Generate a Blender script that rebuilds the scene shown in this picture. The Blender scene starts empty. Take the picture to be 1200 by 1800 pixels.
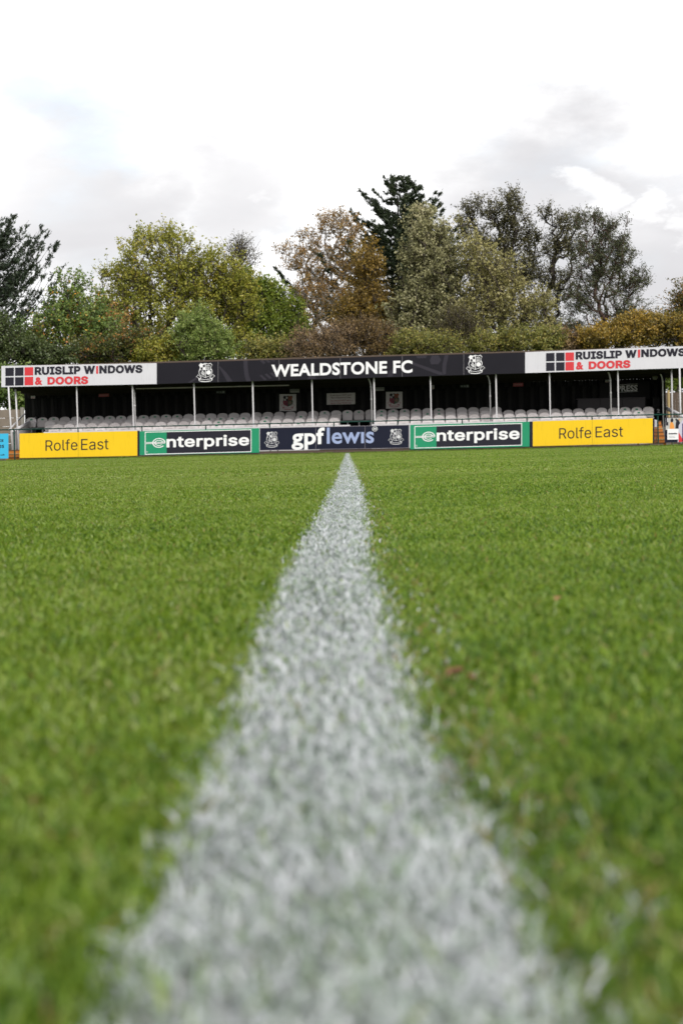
import bpy, math, random
import numpy as np
from mathutils import Matrix, Vector

random.seed(7)
rng = np.random.default_rng(11)
sc = bpy.context.scene
COL = sc.collection
rad = math.radians

# ------------------------------------------------------------------ camera
F = 3180.0                                   # focal length in photo pixels (photo 1200 x 1800)
CAMZ = 0.147
PSI = rad(2.8)
cam_data = bpy.data.cameras.new("camera")
cam = bpy.data.objects.new("camera", cam_data)
COL.objects.link(cam)
R3 = (Matrix.Rotation(PSI, 3, 'Z') @ Matrix.Rotation(rad(90 - 1.98), 3, 'X') @ Matrix.Rotation(-0.0225, 3, 'Z'))
CAM = Vector((0.0, 0.0, CAMZ))
cam.matrix_world = Matrix.Translation(CAM) @ R3.to_4x4()
cam_data.sensor_fit = 'VERTICAL'
cam_data.sensor_height = 36.0
cam_data.lens = F / 1800.0 * 36.0
cam_data.clip_start = 0.02
cam_data.clip_end = 3000.0
cam_data.dof.use_dof = True
cam_data.dof.focus_distance = 10.5
cam_data.dof.aperture_fstop = 12.5
sc.camera = cam

# ------------------------------------------------------------------ sky
SUN_EL, SUN_AZ = rad(38), rad(148)           # azimuth measured clockwise from +Y
SUNDIR = Vector((math.sin(SUN_AZ) * math.cos(SUN_EL), math.cos(SUN_AZ) * math.cos(SUN_EL), math.sin(SUN_EL)))


def ray(px, py):
    return R3 @ Vector(((px - 600.0) / F, -(py - 900.0) / F, -1.0))


def P(px, py, Y):
    """The point of the vertical plane y = Y that the photo shows at pixel (px, py)."""
    d = ray(px, py)
    return CAM + d * (Y / d.y)


world = bpy.data.worlds.new("World")
sc.world = world
world.use_nodes = True
nt = world.node_tree
nt.nodes.clear()


def N(tree, kind, **kw):
    n = tree.nodes.new(kind)
    for k, v in kw.items():
        setattr(n, k, v)
    return n


def mathn(tree, op, a, b=None, c=None, clamp=False):
    n = N(tree, 'ShaderNodeMath', operation=op, use_clamp=clamp)
    for i, x in enumerate((a, b, c)):
        if x is None:
            continue
        if isinstance(x, (int, float)):
            n.inputs[i].default_value = x
        else:
            tree.links.new(x, n.inputs[i])
    return n.outputs[0]


def maprange(tree, v, a, b, c=0.0, d=1.0, smooth=True):
    n = N(tree, 'ShaderNodeMapRange', interpolation_type='SMOOTHSTEP' if smooth else 'LINEAR')
    tree.links.new(v, n.inputs['Value'])
    for k, x in zip(('From Min', 'From Max', 'To Min', 'To Max'), (a, b, c, d)):
        n.inputs[k].default_value = x
    return n.outputs['Result']


out = N(nt, 'ShaderNodeOutputWorld')
bg = N(nt, 'ShaderNodeBackground')
nt.links.new(bg.outputs[0], out.inputs[0])
sky = N(nt, 'ShaderNodeTexSky', sky_type='NISHITA', sun_disc=False)
sky.sun_elevation = SUN_EL
sky.sun_rotation = SUN_AZ
sky.air_density = 1.0
sky.dust_density = 1.5
skyscale = N(nt, 'ShaderNodeVectorMath', operation='SCALE')
nt.links.new(sky.outputs[0], skyscale.inputs[0])
skyscale.inputs['Scale'].default_value = 0.15
sky.ozone_density = 0.6
tc = N(nt, 'ShaderNodeTexCoord')
gen = tc.outputs['Generated']
mp = N(nt, 'ShaderNodeMapping')
mp.inputs['Scale'].default_value = (1.0, 1.0, 2.2)
nt.links.new(gen, mp.inputs[0])


def noise(tree, vec, scale, detail=6, rough=0.55, dist=0.0):
    n = N(tree, 'ShaderNodeTexNoise')
    n.inputs['Scale'].default_value = scale
    n.inputs['Detail'].default_value = detail
    n.inputs['Roughness'].default_value = rough
    n.inputs['Distortion'].default_value = dist
    if vec is not None:
        tree.links.new(vec, n.inputs['Vector'])
    return n.outputs['Fac']


wn = N(nt, 'ShaderNodeTexNoise')
wn.inputs['Scale'].default_value = 9.0
wn.inputs['Detail'].default_value = 9.0
wn.inputs['Roughness'].default_value = 0.58
nt.links.new(mp.outputs[0], wn.inputs['Vector'])
wsub = N(nt, 'ShaderNodeVectorMath', operation='SUBTRACT')
nt.links.new(wn.outputs['Color'], wsub.inputs[0])
wsub.inputs[1].default_value = (0.5, 0.5, 0.5)
wsc = N(nt, 'ShaderNodeVectorMath', operation='SCALE')
nt.links.new(wsub.outputs[0], wsc.inputs[0])
wsc.inputs['Scale'].default_value = 0.16
wadd = N(nt, 'ShaderNodeVectorMath', operation='ADD')
nt.links.new(gen, wadd.inputs[0])
nt.links.new(wsc.outputs[0], wadd.inputs[1])
wnorm = N(nt, 'ShaderNodeVectorMath', operation='NORMALIZE')
nt.links.new(wadd.outputs[0], wnorm.inputs[0])
warped = wnorm.outputs[0]


def toward(px, py, inner, outer):
    """1 near the sky direction seen at (px, py), fading to 0; a patch of the cloud deck."""
    d = ray(px, py).normalized()
    dp = N(nt, 'ShaderNodeVectorMath', operation='DOT_PRODUCT')
    nt.links.new(warped, dp.inputs[0])
    dp.inputs[1].default_value = d
    return maprange(nt, dp.outputs['Value'], math.cos(rad(outer)), math.cos(rad(inner)))


n_big = noise(nt, mp.outputs[0], 5.0, 7, 0.5, 0.3)
n_fine = noise(nt, mp.outputs[0], 17.0, 8, 0.55, 0.25)
# grey undersides of the cloud deck
grey_w = mathn(nt, 'MAXIMUM', toward(980, 400, 0.3, 6.0), toward(1200, 520, 0.6, 6.0))
grey_w = mathn(nt, 'MAXIMUM', grey_w, mathn(nt, 'MULTIPLY', toward(110, 370, 0.5, 5.0), 0.85))
grey_w = mathn(nt, 'MAXIMUM', grey_w, mathn(nt, 'MULTIPLY', toward(400, 370, 0.2, 3.6), 0.75))
g1 = mathn(nt, 'ADD', mathn(nt, 'MULTIPLY', grey_w, 1.0), mathn(nt, 'MULTIPLY', mathn(nt, 'SUBTRACT', n_big, 0.5), 1.6))
grey = maprange(nt, g1, 0.0, 1.3)
puff = mathn(nt, 'MAXIMUM', toward(1035, 345, 0.2, 1.35), toward(1130, 372, 0.1, 1.0))
puff = mathn(nt, 'MAXIMUM', puff, toward(1190, 412, 0.1, 1.0))
puff = mathn(nt, 'MAXIMUM', puff, mathn(nt, 'MULTIPLY', toward(470, 420, 0.1, 1.3), 0.9))
pf = maprange(nt, mathn(nt, 'ADD', mathn(nt, 'MULTIPLY', puff, 0.75), mathn(nt, 'MULTIPLY', mathn(nt, 'SUBTRACT', n_fine, 0.5), 1.3)), 0.12, 1.05)
grey = mathn(nt, 'MULTIPLY', grey, mathn(nt, 'SUBTRACT', 1.0, mathn(nt, 'MULTIPLY', pf, 0.75)))
cl = N(nt, 'ShaderNodeMix', data_type='RGBA')
nt.links.new(grey, cl.inputs['Factor'])
cl.inputs['A'].default_value = (0.92, 0.917, 0.92, 1)
cl.inputs['B'].default_value = (0.55, 0.545, 0.562, 1)
# a thin gap with pale blue in it
gapw = mathn(nt, 'MAXIMUM', toward(120, 110, 0.3, 3.6), mathn(nt, 'MULTIPLY', toward(190, 100, 0.2, 1.7), 0.9))
gap = maprange(nt, mathn(nt, 'ADD', mathn(nt, 'MULTIPLY', gapw, 0.9), mathn(nt, 'MULTIPLY', mathn(nt, 'SUBTRACT', n_fine, 0.5), 2.0)), -0.1, 1.1, 0.0, 0.30)
mx = N(nt, 'ShaderNodeMix', data_type='RGBA')
nt.links.new(gap, mx.inputs['Factor'])
nt.links.new(cl.outputs['Result'], mx.inputs['A'])
nt.links.new(skyscale.outputs[0], mx.inputs['B'])
nt.links.new(mx.outputs['Result'], bg.inputs['Color'])
bg.inputs['Strength'].default_value = 1.0

# ------------------------------------------------------------------ sun (veiled by cloud)
sl = bpy.data.lights.new("sun", 'SUN')
sl.energy = 3.2
sl.angle = rad(24)
sl.color = (1.0, 0.95, 0.88)
so = bpy.data.objects.new("sun", sl)
so.rotation_euler = SUNDIR.to_track_quat('Z', 'Y').to_euler()
so.location = SUNDIR * 50
COL.objects.link(so)

sc.view_settings.view_transform = 'Standard'
sc.view_settings.look = 'None'
sc.view_settings.exposure = 0.45
sc.view_settings.gamma = 1.0
sc.render.engine = 'CYCLES'
sc.cycles.max_bounces = 8
sc.cycles.diffuse_bounces = 4
sc.cycles.transmission_bounces = 4
sc.cycles.transparent_max_bounces = 4
sc.cycles.use_denoising = True
sc.cycles.denoiser = 'OPENIMAGEDENOISE'
sc.cycles.denoising_input_passes = 'RGB_ALBEDO_NORMAL'

# ------------------------------------------------------------------ materials


def srgb(r, g, b):
    f = lambda c: c / 12.92 if c <= 0.04045 else ((c + 0.055) / 1.055) ** 2.4
    return tuple(f(x / 255.0) for x in (r, g, b)) + (1.0,)


MATS = {}


def mat(name, color, rough=0.6, var=0.12, scale=6.0, streak=0.0, bump=0.0, metal=0.0, spec=0.4):
    if max(color) < 0.05:
        spec = 0.12
    """Painted or moulded surface: base colour with worn patches, rain streaks and a little relief."""
    if name in MATS:
        return MATS[name]
    m = bpy.data.materials.new(name)
    m.use_nodes = True
    t = m.node_tree
    b = t.nodes['Principled BSDF']
    co = N(t, 'ShaderNodeTexCoord').outputs['Object']
    f = noise(t, co, scale, 5, 0.6)
    lo = mathn(t, 'MULTIPLY_ADD', f, 2 * var, 1.0 - var)
    if streak:
        mpn = N(t, 'ShaderNodeMapping')
        mpn.inputs['Scale'].default_value = (9.0, 9.0, 0.8)
        t.links.new(co, mpn.inputs[0])
        s = noise(t, mpn.outputs[0], 2.5, 4, 0.6)
        s2 = maprange(t, s, 0.52, 0.75, 1.0, 1.0 - streak)
        lo = mathn(t, 'MULTIPLY', lo, s2)
    vm = N(t, 'ShaderNodeVectorMath', operation='SCALE')
    vm.inputs[0].default_value = [c * 0.77 for c in color[:3]]
    t.links.new(lo, vm.inputs['Scale'])
    t.links.new(vm.outputs[0], b.inputs['Base Color'])
    b.inputs['Roughness'].default_value = rough
    b.inputs['Metallic'].default_value = metal
    b.inputs['Specular IOR Level'].default_value = spec
    rr = mathn(t, 'MULTIPLY_ADD', f, 0.3, rough - 0.15, clamp=True)
    t.links.new(rr, b.inputs['Roughness'])
    if bump:
        bn = N(t, 'ShaderNodeBump')
        bn.inputs['Strength'].default_value = bump
        bn.inputs['Distance'].default_value = 0.01
        t.links.new(noise(t, co, scale * 6, 4, 0.6), bn.inputs['Height'])
        t.links.new(bn.outputs[0], b.inputs['Normal'])
    MATS[name] = m
    return m


def leafmat(name, stops, translucency=0.4, gloss=0.025, rough=0.5):
    """Leaves or blades: colour differs leaf by leaf (attribute tint), thin enough to pass light."""
    if name in MATS:
        return MATS[name]
    m = bpy.data.materials.new(name)
    m.use_nodes = True
    t = m.node_tree
    t.nodes.clear()
    o = N(t, 'ShaderNodeOutputMaterial')
    at = N(t, 'ShaderNodeAttribute', attribute_name='tint')
    rp = N(t, 'ShaderNodeValToRGB')
    e = rp.color_ramp.elements
    while len(e) < len(stops):
        e.new(0.5)
    for i, (p_, c) in enumerate(stops):
        e[i].position = p_
        e[i].color = tuple(c[:3]) + (1.0,)
    t.links.new(at.outputs['Fac'], rp.inputs[0])
    d = N(t, 'ShaderNodeBsdfDiffuse')
    tr = N(t, 'ShaderNodeBsdfTranslucent')
    g = N(t, 'ShaderNodeBsdfGlossy')
    g.inputs['Roughness'].default_value = rough
    g.inputs['Color'].default_value = (0.95, 0.97, 0.95, 1)
    t.links.new(rp.outputs[0], d.inputs['Color'])
    t.links.new(rp.outputs[0], tr.inputs['Color'])
    m1 = N(t, 'ShaderNodeMixShader')
    m1.inputs[0].default_value = translucency
    t.links.new(d.outputs[0], m1.inputs[1])
    t.links.new(tr.outputs[0], m1.inputs[2])
    m2 = N(t, 'ShaderNodeMixShader')
    m2.inputs[0].default_value = gloss
    t.links.new(m1.outputs[0], m2.inputs[1])
    t.links.new(g.outputs[0], m2.inputs[2])
    t.links.new(m2.outputs[0], o.inputs['Surface'])
    MATS[name] = m
    return m


M_white = mat('white_paint', (0.56, 0.55, 0.58), 0.45, 0.06, 3.0, 0.12)
M_signwhite = mat('sign_white', (0.60, 0.595, 0.655), 0.35, 0.05, 1.2, 0.12)
M_letterwhite = mat('letter_white', (0.80, 0.80, 0.84), 0.35, 0.03, 2.0)
M_banner = mat('banner_black', (0.0125, 0.0115, 0.0175), 0.5, 0.12, 1.2, 0.06)
M_faint = mat('banner_faint', (0.032, 0.029, 0.040), 0.4, 0.06, 2.0)
M_seam = mat('seam_grey', (0.12, 0.115, 0.13), 0.5, 0.1)
M_ink = mat('ink_dark', (0.022, 0.021, 0.032), 0.4, 0.05, 2.0)
M_red = mat('sign_red', (0.58, 0.028, 0.040), 0.4, 0.05, 2.0)
M_yellow = mat('board_yellow', (0.80, 0.515, 0.002), 0.38, 0.05, 1.2, 0.10)
M_green = mat('board_green', (0.005, 0.245, 0.120), 0.4, 0.06, 1.5, 0.12)
M_navy = mat('board_navy', (0.012, 0.014, 0.030), 0.4, 0.08, 1.5, 0.05)
M_peri = mat('letter_periwinkle', (0.30, 0.365, 0.60), 0.4, 0.03, 2.0)
M_cyan = mat('board_cyan', (0.035, 0.42, 0.70), 0.4, 0.04, 1.5)
M_darkgreen = mat('rail_green', (0.006, 0.046, 0.037), 0.45, 0.12, 5.0)
M_black = mat('black_timber', (0.0055, 0.005, 0.0055), 0.65, 0.35, 4.0, 0.3, 0.4)
M_black2 = mat('black_panel', (0.011, 0.010, 0.011), 0.55, 0.15, 3.0)
M_dgrey = mat('dark_grey_board', (0.045, 0.040, 0.045), 0.55, 0.12, 3.0, 0.1)
M_roof = mat('roof_sheet', (0.028, 0.022, 0.018), 0.7, 0.2, 3.0)
M_concrete = mat('concrete', (0.24, 0.225, 0.205), 0.85, 0.18, 4.0, 0.2, 0.4)
M_seat = mat('seat_plastic', (0.56, 0.525, 0.535), 0.42, 0.10, 5.0, 0.0, 0.05)
M_seat2 = mat('seat_plastic_worn', (0.47, 0.435, 0.44), 0.5, 0.14, 5.0, 0.0, 0.05)
M_sticker = mat('sticker_green', (0.012, 0.20, 0.10), 0.5, 0.08)
M_steel = mat('steel_bracket', (0.32, 0.31, 0.31), 0.45, 0.15)
M_orange = mat('orange_brick', (0.44, 0.155, 0.025), 0.75, 0.22, 8.0, 0.0, 0.3)
M_tan = mat('tan_timber', (0.42, 0.31, 0.15), 0.7, 0.2, 5.0, 0.1, 0.2)
M_brown = mat('brown_timber', (0.085, 0.058, 0.042), 0.75, 0.25, 6.0, 0.2, 0.3)
M_panelstone = mat('fence_panel', (0.20, 0.165, 0.135), 0.85, 0.25, 6.0, 0.2, 0.4)
M_plaque = mat('plaque_cream', (0.58, 0.54, 0.53), 0.45, 0.06)
M_crimson = mat('crest_crimson', (0.30, 0.02, 0.05), 0.45, 0.08)
M_crestorange = mat('crest_orange', (0.34, 0.075, 0.015), 0.45, 0.08)
M_crestgreen = mat('crest_green', (0.03, 0.085, 0.035), 0.45, 0.08)
M_redlabel = mat('sign_dull_red', (0.42, 0.08, 0.10), 0.5, 0.08)
M_lamp = mat('lamp_glass', (0.55, 0.55, 0.57), 0.3, 0.04)
M_skin = mat('print_orange', (0.75, 0.30, 0.06), 0.4, 0.1)
M_purple = mat('print_purple', (0.045, 0.02, 0.12), 0.4, 0.1)
M_lilac = mat('print_lilac', (0.52, 0.50, 0.62), 0.4, 0.1)
M_greyink = mat('grey_ink', (0.30, 0.30, 0.34), 0.4, 0.05)
M_bark = mat('bark_brown', (0.060, 0.047, 0.040), 0.85, 0.3, 3.0, 0.0, 0.6)
M_barkdark = mat('bark_dark', (0.030, 0.024, 0.022), 0.85, 0.3, 3.0, 0.0, 0.6)
M_barkpale = mat('bark_pale', (0.30, 0.27, 0.24), 0.75, 0.4, 2.5, 0.0, 0.4)
M_barkred = mat('bark_red', (0.085, 0.048, 0.04), 0.85, 0.3, 3.0, 0.0, 0.6)
M_deadleaf = mat('dead_leaf', (0.17, 0.07, 0.035), 0.7, 0.3, 60.0)
M_deadleaf2 = mat('dead_leaf_orange', (0.25, 0.14, 0.05), 0.7, 0.3, 60.0)

# ------------------------------------------------------------------ mesh tools
WLOC = {}


class MB:
    def __init__(self):
        self.v, self.f, self.m = [], [], []

    def poly(self, pts, mi=0):
        i = len(self.v)
        self.v += [tuple(p) for p in pts]
        self.f.append(tuple(range(i, i + len(pts))))
        self.m.append(mi)

    def hexa(self, p, mi=0):
        """p: 8 corners, bottom ring then top ring, both counter-clockwise from above."""
        i = len(self.v)
        self.v += [tuple(q) for q in p]
        for f in ((3, 2, 1, 0), (4, 5, 6, 7), (0, 1, 5, 4), (1, 2, 6, 5), (2, 3, 7, 6), (3, 0, 4, 7)):
            self.f.append(tuple(i + k for k in f))
            self.m.append(mi)

    def box(self, x0, x1, y0, y1, z0, z1, mi=0):
        self.hexa([(x0, y0, z0), (x1, y0, z0), (x1, y1, z0), (x0, y1, z0), (x0, y0, z1), (x1, y0, z1), (x1, y1, z1), (x0, y1, z1)], mi)

    def prism(self, pts, y0, y1, mi=0):
        """pts: (x, z) outline, counter-clockwise seen from -y; extruded from y0 (front) to y1."""
        n, i = len(pts), len(self.v)
        self.v += [(x, y0, z) for x, z in pts] + [(x, y1, z) for x, z in pts]
        self.f.append(tuple(range(i, i + n)))
        self.f.append(tuple(range(i + 2 * n - 1, i + n - 1, -1)))
        self.m += [mi, mi]
        for k in range(n):
            a, b = i + k, i + (k + 1) % n
            self.f.append((b, a, a + n, b + n))
            self.m.append(mi)

    def tube(self, pts, r, n=8, mi=0):
        pts = [Vector(p) for p in pts]
        rs = r if isinstance(r, (list, tuple)) else [r] * len(pts)
        rings = []
        for k, p in enumerate(pts):
            t = (pts[min(k + 1, len(pts) - 1)] - pts[max(k - 1, 0)]).normalized()
            a = t.cross(Vector((0, 0, 1)) if abs(t.z) < 0.9 else Vector((1, 0, 0))).normalized()
            b = t.cross(a)
            i = len(self.v)
            for q in range(n):
                w = 2 * math.pi * q / n
                self.v.append(tuple(p + (a * math.cos(w) + b * math.sin(w)) * rs[k]))
            rings.append(i)
        for k in range(len(rings) - 1):
            for q in range(n):
                a0, a1 = rings[k] + q, rings[k] + (q + 1) % n
                b0, b1 = rings[k + 1] + q, rings[k + 1] + (q + 1) % n
                self.f.append((a0, a1, b1, b0))
                self.m.append(mi)
        self.f.append(tuple(rings[0] + q for q in range(n - 1, -1, -1)))
        self.f.append(tuple(rings[-1] + q for q in range(n)))
        self.m += [mi, mi]


def place(o, loc, parent):
    WLOC[o.name] = Vector(loc)
    if parent is not None:
        o.parent = parent
        o.location = Vector(loc) - WLOC[parent.name]
    else:
        o.location = loc
    return o


def tag(o, label=None, cat=None, group=None, kind=None):
    for k, v in (('label', label), ('category', cat), ('group', group), ('kind', kind)):
        if v:
            o[k] = v
    return o


def build(name, mb, mats, parent=None, loc=None, smooth=False):
    v = np.array(mb.v, dtype=float)
    if loc is None:
        lo, hi = v.min(0), v.max(0)
        loc = Vector(((lo[0] + hi[0]) / 2, (lo[1] + hi[1]) / 2, lo[2]))
    loc = Vector(loc)
    v -= np.array(loc)
    me = bpy.data.meshes.new(name)
    me.from_pydata(v.tolist(), [], mb.f)
    if not isinstance(mats, (list, tuple)):
        mats = [mats]
    for m in mats:
        me.materials.append(m)
    me.polygons.foreach_set('material_index', np.array(mb.m, dtype=np.int32))
    if smooth:
        me.polygons.foreach_set('use_smooth', np.ones(len(mb.f), dtype=bool))
    me.update()
    o = bpy.data.objects.new(name, me)
    COL.objects.link(o)
    return place(o, loc, parent)


def empty(name, loc, label, cat, group=None):
    o = bpy.data.objects.new(name, None)
    o.empty_display_size = 0.2
    COL.objects.link(o)
    place(o, loc, None)
    return tag(o, label, cat, group)


def np_mesh(name, V, pattern, tint, mats, loc=(0, 0, 0), parent=None, tint_pv=None):
    """V: (n, k, 3) points of n like pieces, pattern: faces over 0..k-1, tint: one value per piece."""
    n, k, _ = V.shape
    flat = np.concatenate([np.array(f) for f in pattern])
    tot = np.array([len(f) for f in pattern], dtype=np.int32)
    loops = (flat[None, :] + (np.arange(n) * k)[:, None]).astype(np.int32).ravel()
    totals = np.tile(tot, n)
    starts = np.concatenate([[0], np.cumsum(totals)[:-1]]).astype(np.int32)
    me = bpy.data.meshes.new(name)
    me.vertices.add(n * k)
    me.vertices.foreach_set('co', (V.reshape(-1, 3) - np.array(loc)).astype(np.float32).ravel())
    me.loops.add(len(loops))
    me.loops.foreach_set('vertex_index', loops)
    me.polygons.add(len(totals))
    me.polygons.foreach_set('loop_start', starts)
    me.polygons.foreach_set('loop_total', totals.astype(np.int32))
    at = me.attributes.new('tint', 'FLOAT', 'POINT')
    at.data.foreach_set('value', (np.repeat(tint, k) if tint_pv is None else tint_pv.ravel()).astype(np.float32))
    for m in (mats if isinstance(mats, (list, tuple)) else [mats]):
        me.materials.append(m)
    me.update(calc_edges=True)
    me.validate()
    o = bpy.data.objects.new(name, me)
    COL.objects.link(o)
    return place(o, Vector(loc), parent)


# unit-square artwork -> a quad given in photo pixels on the plane y = Y ------------
class Art:
    """q = (x left, top, bottom, x right, top, bottom) in photo pixels; artwork in u, v from 0 to 1 (v up)."""

    def __init__(self, q, Y):
        self.q, self.Y = q, Y

    def at(self, u, v, layer=0):
        xl, tl, bl, xr, tr, br = self.q
        x = xl + (xr - xl) * u
        t = tl + (tr - tl) * u
        b = bl + (br - bl) * u
        p = P(x, b + (t - b) * v, self.Y)
        return Vector((p.x, self.Y - 0.004 * layer, p.z))

    def poly(self, mb, pts, mi=0, layer=0):
        mb.poly([self.at(u, v, layer) for u, v in pts], mi)

    def rect(self, mb, u0, u1, v0, v1, mi=0, layer=0):
        self.poly(mb, [(u0, v0), (u1, v0), (u1, v1), (u0, v1)], mi, layer)

    def disc(self, mb, cu, cv, ru, rv, mi=0, layer=0, n=20):
        self.poly(mb, [(cu + ru * math.cos(2 * math.pi * k / n), cv + rv * math.sin(2 * math.pi * k / n)) for k in range(n)], mi, layer)

    def ring(self, mb, cu, cv, ru, rv, th, a0=0, a1=360, mi=0, layer=0, n=24):
        for k in range(n):
            w0, w1 = rad(a0 + (a1 - a0) * k / n), rad(a0 + (a1 - a0) * (k + 1) / n)
            s = 1 - th
            self.poly(mb, [(cu + ru * math.cos(w0) * s, cv + rv * math.sin(w0) * s), (cu + ru * math.cos(w0), cv + rv * math.sin(w0)),
                           (cu + ru * math.cos(w1), cv + rv * math.sin(w1)), (cu + ru * math.cos(w1) * s, cv + rv * math.sin(w1) * s)], mi, layer)


_text_cache = {}
try:                                          # the sans that ships inside Blender; the built-in one otherwise
    import os
    GROTESK = bpy.data.fonts.load(os.path.join(bpy.utils.system_resource('DATAFILES'), 'fonts', 'Inter.woff2'))
except Exception:
    GROTESK = None



def contour_shape(cu, bold):
    """Outlines of the lettering, thickened by bold, filled by the non-zero winding rule (letters may overlap)."""
    o = bpy.data.objects.new('lettering', cu)
    COL.objects.link(o)
    bpy.context.view_layer.update()
    c2 = o.to_curve(bpy.context.evaluated_depsgraph_get())
    loops = []
    for sp in c2.splines:
        pts = []
        bp = sp.bezier_points
        for k in range(len(bp)):
            a, b = bp[k], bp[(k + 1) % len(bp)]
            ch = b.co - a.co
            dev = max(ch.cross(a.handle_right - a.co).length, ch.cross(b.handle_left - a.co).length) / (ch.length + 1e-9)
            n = 1 if dev < .002 else 5
            for q in range(n):
                t = q / n
                p = a.co * (1 - t) ** 3 + a.handle_right * 3 * t * (1 - t) ** 2 + b.handle_left * 3 * t * t * (1 - t) + b.co * t ** 3
                if not pts or math.hypot(p.x - pts[-1][0], p.y - pts[-1][1]) > 2e-4:
                    pts.append((p.x, p.y))
        while len(pts) > 3 and math.hypot(pts[0][0] - pts[-1][0], pts[0][1] - pts[-1][1]) < 2e-4:
            pts.pop()
        if len(pts) > 2:
            loops.append(np.array(pts))
    o.to_curve_clear()
    bpy.data.objects.remove(o)
    area = lambda L: .5 * float(np.sum(L[:, 0] * np.roll(L[:, 1], -1) - np.roll(L[:, 0], -1) * L[:, 1]))
    sg = 1.0 if sum(area(L) for L in loops) > 0 else -1.0
    if bold:
        new = []
        for L in loops:
            e = np.roll(L, -1, 0) - L
            e /= np.linalg.norm(e, axis=1, keepdims=True) + 1e-12
            nr = np.stack([e[:, 1], -e[:, 0]], 1) * sg
            n0 = np.roll(nr, 1, 0)
            mt = nr + n0
            k = 2.0 / np.maximum((mt ** 2).sum(1), .45)
            new.append(L + mt * (k * bold)[:, None])
        loops = new
    V, E = [], []
    for L in loops:
        n0, n = len(V), len(L)
        V += [Vector((float(x), float(y))) for x, y in L]
        E += [(n0 + k, n0 + (k + 1) % n) for k in range(n)]
    from mathutils.geometry import delaunay_2d_cdt
    r = delaunay_2d_cdt(V, E, [], 0, 1e-5)
    P2 = np.array([tuple(p) for p in r[0]])
    T = np.array([f for f in r[2] if len(f) == 3])
    c = P2[T].mean(1)
    w = np.zeros(len(c), int)
    for L in loops:
        M = np.roll(L, -1, 0)
        x0, y0, x1, y1 = L[:, 0], L[:, 1], M[:, 0], M[:, 1]
        cx, cy = c[:, 0:1], c[:, 1:2]
        left = (x1 - x0) * (cy - y0) - (cx - x0) * (y1 - y0)
        w += ((y0 <= cy) & (y1 > cy) & (left > 0)).sum(1) - ((y0 > cy) & (y1 <= cy) & (left < 0)).sum(1)
    T = T[w != 0]
    used = np.unique(T)
    rm = {int(u): k for k, u in enumerate(used)}
    return P2[used], [tuple(rm[int(q)] for q in t) for t in T]


def text_shape(body, bold, font=None):
    key = (body, bold, font is not None)
    if key in _text_cache:
        return _text_cache[key]
    cu = bpy.data.curves.new('lettering', 'FONT')
    cu.body = body
    cu.resolution_u = 4
    cu.space_character = 1.0 + bold * 1.6
    if font is not None:
        cu.font = font
    v, f = contour_shape(cu, bold)
    bpy.data.curves.remove(cu)
    lo, hi = v.min(0), v.max(0)
    v = (v - lo) / (hi - lo)
    _text_cache[key] = (v, f)
    return v, f


def text(mb, body, q, Y, bold=0.0, mi=0, layer=1, font=None):
    v, f = text_shape(body, bold, font)
    a = Art(q, Y)
    i = len(mb.v)
    mb.v += [tuple(a.at(p[0], p[1], layer)) for p in v]
    for p in f:
        mb.f.append(tuple(i + k for k in p))
        mb.m.append(mi)


def Z1(*q):                                   # pixels read off the 4x enlargements: x offset, then (xl, t, b, xr, t, b)
    ox, q = q[0], q[1:]
    return (ox + q[0] / 4, 600 + q[1] / 4, 600 + q[2] / 4, ox + q[3] / 4, 600 + q[4] / 4, 600 + q[5] / 4)


def panel(mb, q, Y, thick, mi=0):
    """A flat board of real thickness whose front fills the pixel quad q on the plane y = Y."""
    a = Art(q, Y)
    c = [a.at(0, 0), a.at(1, 0), a.at(1, 1), a.at(0, 1)]
    mb.prism([(p.x, p.z) for p in c], Y, Y + thick, mi)


SHIELD = [(.14, .88), (.24, .985), (.36, .94), (.5, .985), (.64, .94), (.76, .985), (.86, .88), (.80, .80), (.80, .71), (.86, .58), (.86, .47), (.80, .36),
          (.66, .28), (.5, .22), (.34, .28), (.20, .36), (.14, .47), (.14, .58), (.20, .71), (.20, .80)]


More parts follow.
